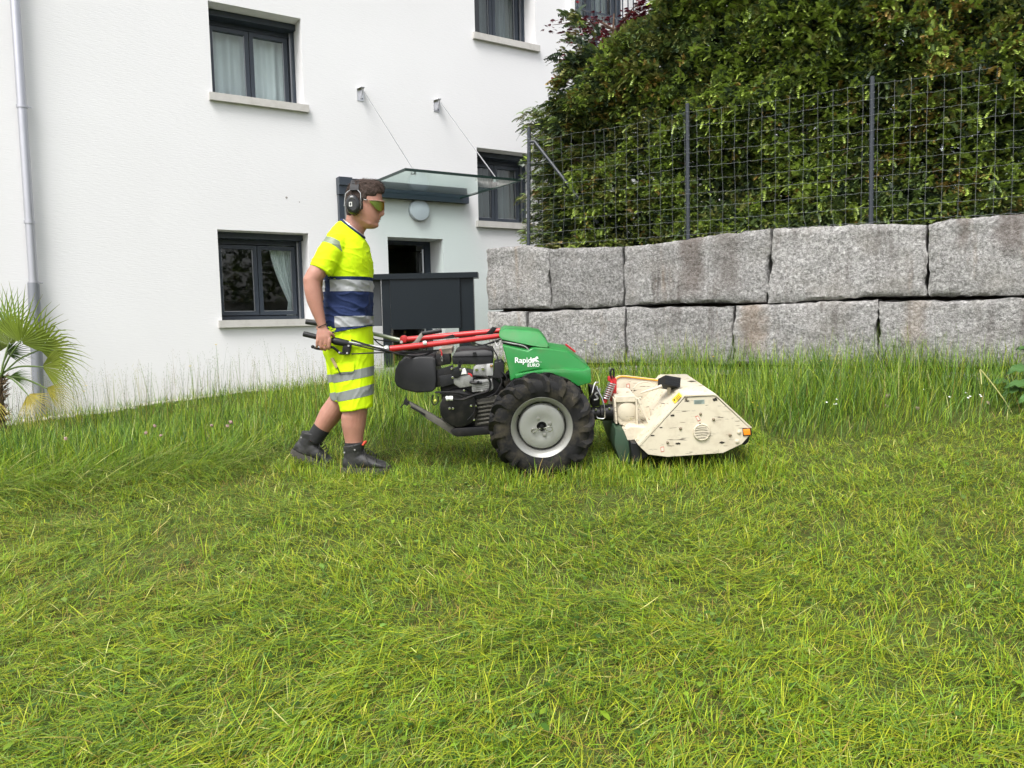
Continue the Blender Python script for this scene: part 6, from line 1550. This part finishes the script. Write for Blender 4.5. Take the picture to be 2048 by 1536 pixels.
def tape():
    m = mat('reflective_tape', (.30, .31, .32), .45, var=.06, vscale=25); t = m.node_tree; N = t.nodes; L = t.links; b = N['Principled BSDF']
    src = b.inputs['Base Color'].links[0].from_socket; tc = N.new('ShaderNodeTexCoord'); mp = N.new('ShaderNodeMapping'); mp.inputs['Rotation'].default_value = (0, .7, 0); L.new(tc.outputs['Object'], mp.inputs[0])
    wv = N.new('ShaderNodeTexWave'); wv.inputs['Scale'].default_value = 60; L.new(mp.outputs[0], wv.inputs['Vector']); x = N.new('ShaderNodeMix'); x.data_type = 'RGBA'; x.inputs['B'].default_value = (.22, .23, .24, 1)
    r_ = N.new('ShaderNodeMapRange'); r_.inputs['From Min'].default_value = .55; r_.inputs['From Max'].default_value = .8; r_.inputs['To Max'].default_value = .6; L.new(wv.outputs['Fac'], r_.inputs['Value']); L.new(r_.outputs[0], x.inputs['Factor']); L.new(src, x.inputs['A']); L.new(x.outputs['Result'], b.inputs['Base Color']); return m
M_tape = tape()
def pln(p1, p2, up=1):
    """plane through two photo points and the depth axis; normal up (or forward)"""
    a_, c_ = at(p1[0], p1[1], YM), at(p2[0], p2[1], YM); n_ = (c_ - a_).cross(Vector((0, 1, 0))).normalized()
    if n_.z < 0: n_ = -n_
    if abs(n_.z) < .3 and n_.x < 0: n_ = -n_
    return a_, n_ * up
def cutout(me, planes, push, name, m, parent, ycut=None):
    b_ = BM(); b_.from_mesh(me)
    for (co_, n_) in planes:
        bmesh.ops.bisect_plane(b_, geom=b_.verts[:] + b_.edges[:] + b_.faces[:], plane_co=co_, plane_no=n_, clear_outer=True, clear_inner=False)
    b_.normal_update()
    for v_ in b_.verts: v_.co += v_.normal * push
    return obj(name, b_, m, parent, angle=180)
# yellow / navy: split the cloth with real cut lines, material by panel
b_ = BM(); b_.from_mesh(sm_)
lineY = pln((648, 558), (745, 557)); gapA, gapB = pln((659, 530), (661, 660)), pln((672.5, 530), (673, 660))
armpit = pln((640, 556), (690, 524)); coSl = at(641, 541, 4.63) - armD * .045
for (co_, n_) in (lineY, gapA, gapB, armpit):
    bmesh.ops.bisect_plane(b_, geom=b_.verts[:] + b_.edges[:] + b_.faces[:], plane_co=co_, plane_no=n_)
arm_c = at(655, 515, 4.65)
for f_ in b_.faces:
    c_ = f_.calc_center_median(); navy = (c_ - lineY[0]).dot(lineY[1]) < 0
    onsleeve = (c_.y < 4.70 and (c_ - coSl).dot(armD) > -.05 and c_.x < at(662, 540, 4.65).x and c_.z > at(650, 556, 4.63).z)
    if onsleeve: navy = False
    strip = (c_ - gapA[0]).dot(gapA[1]) > 0 and (c_ - gapB[0]).dot(gapB[1]) < 0 and (c_ - armpit[0]).dot(armpit[1]) < 0 and not onsleeve
    f_.material_index = 1 if (navy or strip) else 0
sh_me = bpy.data.meshes.new('shirt'); b_.to_mesh(sh_me); b_.free()
shirt = obj('shirt', sh_me, [M_hv, M_navy], man, angle=180)
def neg(pl): return (pl[0], -pl[1])
bandU = (pln((648, 562), (745, 562.5)), neg(pln((648, 585), (745, 584))))
bandL = (pln((648, 633), (745, 632)), neg(pln((648, 656), (745, 651))))
notsleeve = (at(650, 556, 4.6), Vector((0, 0, 1)))
for bd in (bandU, bandL):
    cutout(sm_, list(bd) + [pln((660.5, 530), (661, 660))], .0016, 'reflective_band', M_tape, shirt)
    g2 = neg(pln((672.5, 530), (684, 660) if bd is bandL else (673, 660))); cutout(sm_, list(bd) + [g2], .0016, 'reflective_band', M_tape, shirt)
# dark piping under the yellow
cutout(sm_, [pln((648, 556.5), (745, 555.5)), neg(pln((648, 560), (745, 559)))], .0012, 'piping', M_navy, shirt)
# reflective segment over the shoulder seam
c1 = at(662, 500, 4.67)
sp0 = at(670, 490, 4.69); seg = [(sp0 + armD * .030, armD), (sp0 - armD * .012, -armD), (Vector((0, 4.80, 0)), Vector((0, 1, 0))), (at(697, 500, YM), Vector((1, 0, .2)))]
cutout(sm_, seg, .0016, 'shoulder_tape', mat('greenish_tape', (.17, .21, .13), .5, var=.25, vscale=160), shirt)
# sleeve hem
cutout(sm_, [(at(641, 541, 4.628) - armD * .014, -armD), (at(641, 541, 4.628) - armD * .0105, armD), (Vector((0, 4.70, 0)), Vector((0, 1, 0))), (at(668, 520, 4.65), Vector((1, 0, 0)))], .001, 'hem_stitch', mat('yellow_stitch', (.5, .66, .01), .8), shirt)
# collar and necklace
def neckring(bk, fr, hw_, r_, name, m, wob=0):
    rg = ring(bk, fr, hw_, n=44); b_ = BM(); n_ = len(rg)
    rings_ = []
    for i, p in enumerate(rg):
        tt_ = (rg[(i + 1) % n_] - rg[i - 1]).normalized(); c_ = sum(rg, Vector()) / n_; o_ = (p - c_); o_ = (o_ - tt_ * o_.dot(tt_)).normalized(); u_ = tt_.cross(o_)
        rr_ = r_ * (1 + (wob * (i % 2)))
        rings_.append([p + (o_ * math.cos(2 * PI * k / 8) + u_ * math.sin(2 * PI * k / 8)) * rr_ for k in range(8)])
    ngon_loft(b_, rings_, closed=True); return obj(name, b_, m, man)
cl = neckring((683.5, 439.8), (728.5, 475.5), .082, .0075, 'collar', M_navy)
neckring((687.5, 440.5), (726.5, 471), .069, .0042, 'necklace', mat('silver_chain', (.62, .56, .52), .3, metal=.7), .5)
# ---- shorts
pb2 = BM()
ngon_loft(pb2, [ring((650, 652), (743, 644), .186, n=32, sq=2.3), ring((648, 668), (744.5, 664), .192, n=32, sq=2.3), ring((647.5, 690), (745.5, 688), .195, n=32, sq=2.3), ring((650, 708), (746, 708), .19, n=32, sq=2.3), ring((656, 722), (744, 722), .17, n=32, sq=2.3)])
def leg(bm, secs, Yl, n=28):
    ngon_loft(bm, [ring(a_, c_, h_, Yc_=Yl + dy, n=n, sq=2.2) for a_, c_, h_, dy in secs])
leg(pb2, [((650, 690), (746, 690), .095, .0), ((655, 720), (747, 718), .105, -.004), ((663, 750), (747, 748), .106, -.006), ((671, 780), (746.5, 777), .104, -.008), ((678, 805), (746, 800), .102, -.008), ((682.5, 823), (745.5, 813), .100, -.008)], 4.765)
leg(pb2, [((650, 690), (744, 690), .095, .0), ((652, 720), (742, 720), .105, .004), ((656, 750), (735, 752), .104, .006), ((660, 778), (726, 784), .10, .008), ((662, 797), (717, 812), .098, .008)], 4.955)
pm_ = remesh(pb2, .0055, 5, .5)
def short_f(p):
    q = Vector(p); rg_ = (1 - abs(nz((q.x * 1.5, q.y * .8, q.z * .8 - q.x * .6), 9, 15)) * 3.2); return .0035 * max(0, rg_) ** 3 - .001 + .003 * nz((q.x * 1.2, q.y * 1.0, q.z * .7), 13, 4) + .0012 * nz((q.x * 2, q.y, q.z), 22, 6) + .0022 * math.sin((q.x * 1.2 + q.z * .6) * 44 + 2 * nz(q, 7, 3)) * nz(q, 6, 8)
cloth_folds(pm_, short_f)
shorts = obj('shorts', pm_.copy(), M_hv, man, angle=180)
M_tape2 = mat('grey_tape', (.21, .225, .215), .5, var=.06, vscale=20)
nearL = (Vector((0, 4.87, 0)), Vector((0, 1, 0))); farL = (Vector((0, 4.87, 0)), Vector((0, -1, 0)))
for (p1, p2, p3, p4) in (((665, 748), (746, 731), (667, 764), (746, 749)), ((672, 784), (746, 766), (676, 800), (746, 786))):
    cutout(pm_, [pln(p1, p2), neg(pln(p3, p4)), nearL], .0016, 'reflective_band', M_tape2, shorts); cutout(pm_, [pln(p1, p2), neg(pln(p3, p4)), farL], .0016, 'reflective_band', M_tape2, shorts)
# cargo pocket on the near leg
pk = [pln((680, 724), (722, 720)), neg(pln((680, 741), (722, 738))), neg(pln((680.5, 715), (682.5, 750))), pln((721, 715), (721.5, 750)), nearL]
cutout(pm_, pk, .013, 'pocket_flap', M_hv, shorts)
pk = [pln((680, 741.6), (722, 738.6)), neg(pln((680, 744), (722, 741))), neg(pln((690.5, 715), (693.5, 750))), pln((720, 715), (720.5, 750)), nearL]
cutout(pm_, pk, .009, 'pocket_edge', M_tape2, shorts)
# folding rule in the leg pocket
yl = 4.655
b_ = BM(); prism(b_, [(660.5, 717), (666, 715), (675.5, 734), (670.5, 737)], yl - .012, yl + .004, tilt=0, bev=.002); fr_ = obj('folding_rule', b_, mat('boxwood', (.42, .32, .16), .6, var=.15), man)
b_ = BM(); tube(b_, [at(675, 735, yl - .014), at(680.5, 749, yl - .016)], .0035, 6); obj('pencil', b_, M_blk2, fr_)
# dark cord at the waist, standing for the shadow under the shirt hem
b_ = BM(); rg = ring((649, 669.5), (744.5, 651), .199, n=60, sq=2.4); tube(b_, rg + [rg[0]], .004, 6); obj('hem_shadow_cord', b_, M_navy, shirt)

# ---- wristband and ring
b_ = BM(); rg = ring((636.5, 655.5), (653.5, 648), .0272, Yc_=4.601, n=24); tube(b_, rg + [rg[0]], .0024, 6); obj('wristband', b_, M_blk2, man)
b_ = BM(); c_ = at(650.6, 690.5, 4.590); lathe(b_, c_ - Vector((0, 0, .003)), (0, 0, 1), [(.0104, 0), (.0116, 0), (.0116, .006), (.0104, .006)], 20, closed=True); obj('finger_ring', b_, mat('gold', (.72, .48, .18), .25, metal=1), man)

# ---- socks and boots
M_sock = mat('black_sock', (.018, .018, .019), .95, var=.3, vscale=60, bump=.6, bscale=300); M_boot = mat('boot_leather', (.020, .020, .021), .6, var=.3, vscale=25, dirt=(.07, .065, .05), dscale=10, damt=.4, bump=.4, bscale=120)
M_sole = mat('boot_sole', (.05, .047, .042), .85, var=.3, vscale=20, dirt=(.12, .10, .06), dscale=6, damt=.4); M_redl = mat('red_lining', (.62, .07, .03), .7)
M_lace = mat('lace', (.012, .012, .012), .8)
b_ = BM(); limb(b_, [(708, 884, 4.752, .0595, .0515), (708.5, 893, 4.752, .060, .052), (709, 905, 4.752, .060, .05)], 20); obj('sock', b_, M_sock, man)
b_ = BM(); limb(b_, [(644, 855, 4.98, .0585, .0585), (636, 867, 4.98, .056), (627, 880, 4.98, .056)], 20); obj('sock', b_, M_sock, man)
def boot(origin, pitch, yaw=0.0):
    """local x forward from the heel, z up from the sole"""
    M_ = Matrix.Translation(origin) @ Matrix.Rotation(yaw, 4, 'Z') @ Matrix.Rotation(pitch, 4, 'Y')
    def T(x, y, z): return M_ @ Vector((x, y * 1.06, z if z < .03 else .03 + (z - .03) * 1.32))
    b_ = BM(); n = 20
    rings_ = []
    for (x, zt_, hw_) in ((-.005, .060, .020), (.008, .085, .034), (.04, .10, .040), (.09, .105, .042), (.13, .098, .044), (.17, .083, .048), (.21, .070, .050), (.245, .060, .048), (.272, .050, .040), (.288, .036, .022)):
        rings_.append([T(x, math.cos(2 * PI * k / n) * hw_, .022 + max(0, zt_ - .022) * (.5 + .5 * math.sin(2 * PI * k / n))) for k in range(n)])
    ngon_loft(b_, rings_)
    rings_ = []
    for (z, xc, rx_, ry_) in ((.03, .062, .066, .042), (.07, .064, .062, .042), (.10, .066, .062, .046), (.125, .068, .066, .052), (.140, .068, .070, .056)):
        rings_.append([T(xc + math.cos(2 * PI * k / n) * rx_, math.sin(2 * PI * k / n) * ry_, z + (.012 if z > .11 else 0) * math.cos(2 * PI * k / n)) for k in range(n)])
    ngon_loft(b_, rings_)
    me = remesh(b_, .005, 4, .5)
    nudge(me, lambda p: .0022 * nz(p, 45, 2))
    bo = obj('boot', me, M_boot, man, angle=180)
    b_ = BM(); prof = [(-.010, .026), (.0, .036), (.03, .041), (.09, .039), (.14, .041), (.20, .051), (.25, .049), (.28, .036), (.294, .014)]
    out_ = [(x, hw_) for x, hw_ in prof] + [(x, -hw_) for x, hw_ in prof[::-1]]
    ngon_loft(b_, [[T(x, y, z_ + (.012 * max(0, (x - .22) / .07) ** 2 if z_ < .02 else .012 * max(0, (x - .22) / .07) ** 2)) for x, y in out_] for z_ in (0, .028)]); bevel(b_, .003, 1); obj('sole', b_, M_sole, bo)
    for k in range(8):
        for s_ in (-1, 1):
            x = .01 + k * .034; b_ = BM(); hw_ = float(np.interp(x, [p[0] for p in prof], [p[1] for p in prof])); box(b_, (x, s_ * hw_ - .008, -.009), (x + .02, s_ * hw_ + .006, .004), M_); obj('lug', b_, M_sole, bo, smooth=False)
    b_ = BM(); tube(b_, [T(.128, -.030, .138), T(.137, -.012, .150), T(.139, .010, .150), T(.130, .030, .138)], [.006, .008, .008, .006], 8); obj('lining', b_, M_redl, bo)
    b_ = BM()
    for k in range(5):
        t = k / 4; x = .125 + .07 * t; z = .112 - .026 * t; tube(b_, smooth_path([T(x, -.034, z - .014), T(x + .012, 0, z + .006), T(x + .004, .034, z - .014)], 4), .0024, 5)
    tube(b_, smooth_path([T(.135, -.02, .115), T(.165, -.040, .125), T(.205, -.045, .095), T(.215, -.04, .06), T(.19, -.045, .05)], 6), .0022, 5); tube(b_, smooth_path([T(.135, -.02, .115), T(.15, -.05, .10), T(.17, -.062, .06), T(.19, -.06, .03)], 6), .0022, 5)
    obj('lace', b_, M_lace, bo)['kind'] = 'stuff'
    for (x, z) in ((.085, .118), (.02, .105)):
        b_ = BM(); lathe(b_, T(x, -.050, z), M_.to_3x3() @ Vector((0, -1, 0)), [(.006, 0), (.006, .003), (.002, .004)], 8); obj('eyelet', b_, M_alu2, bo)
    return bo
o1 = at(687.5, 943, 4.752); boot(o1, R(1.5), R(-3))
o2 = at(585, 906, 4.98); boot(o2, R(25), R(2))
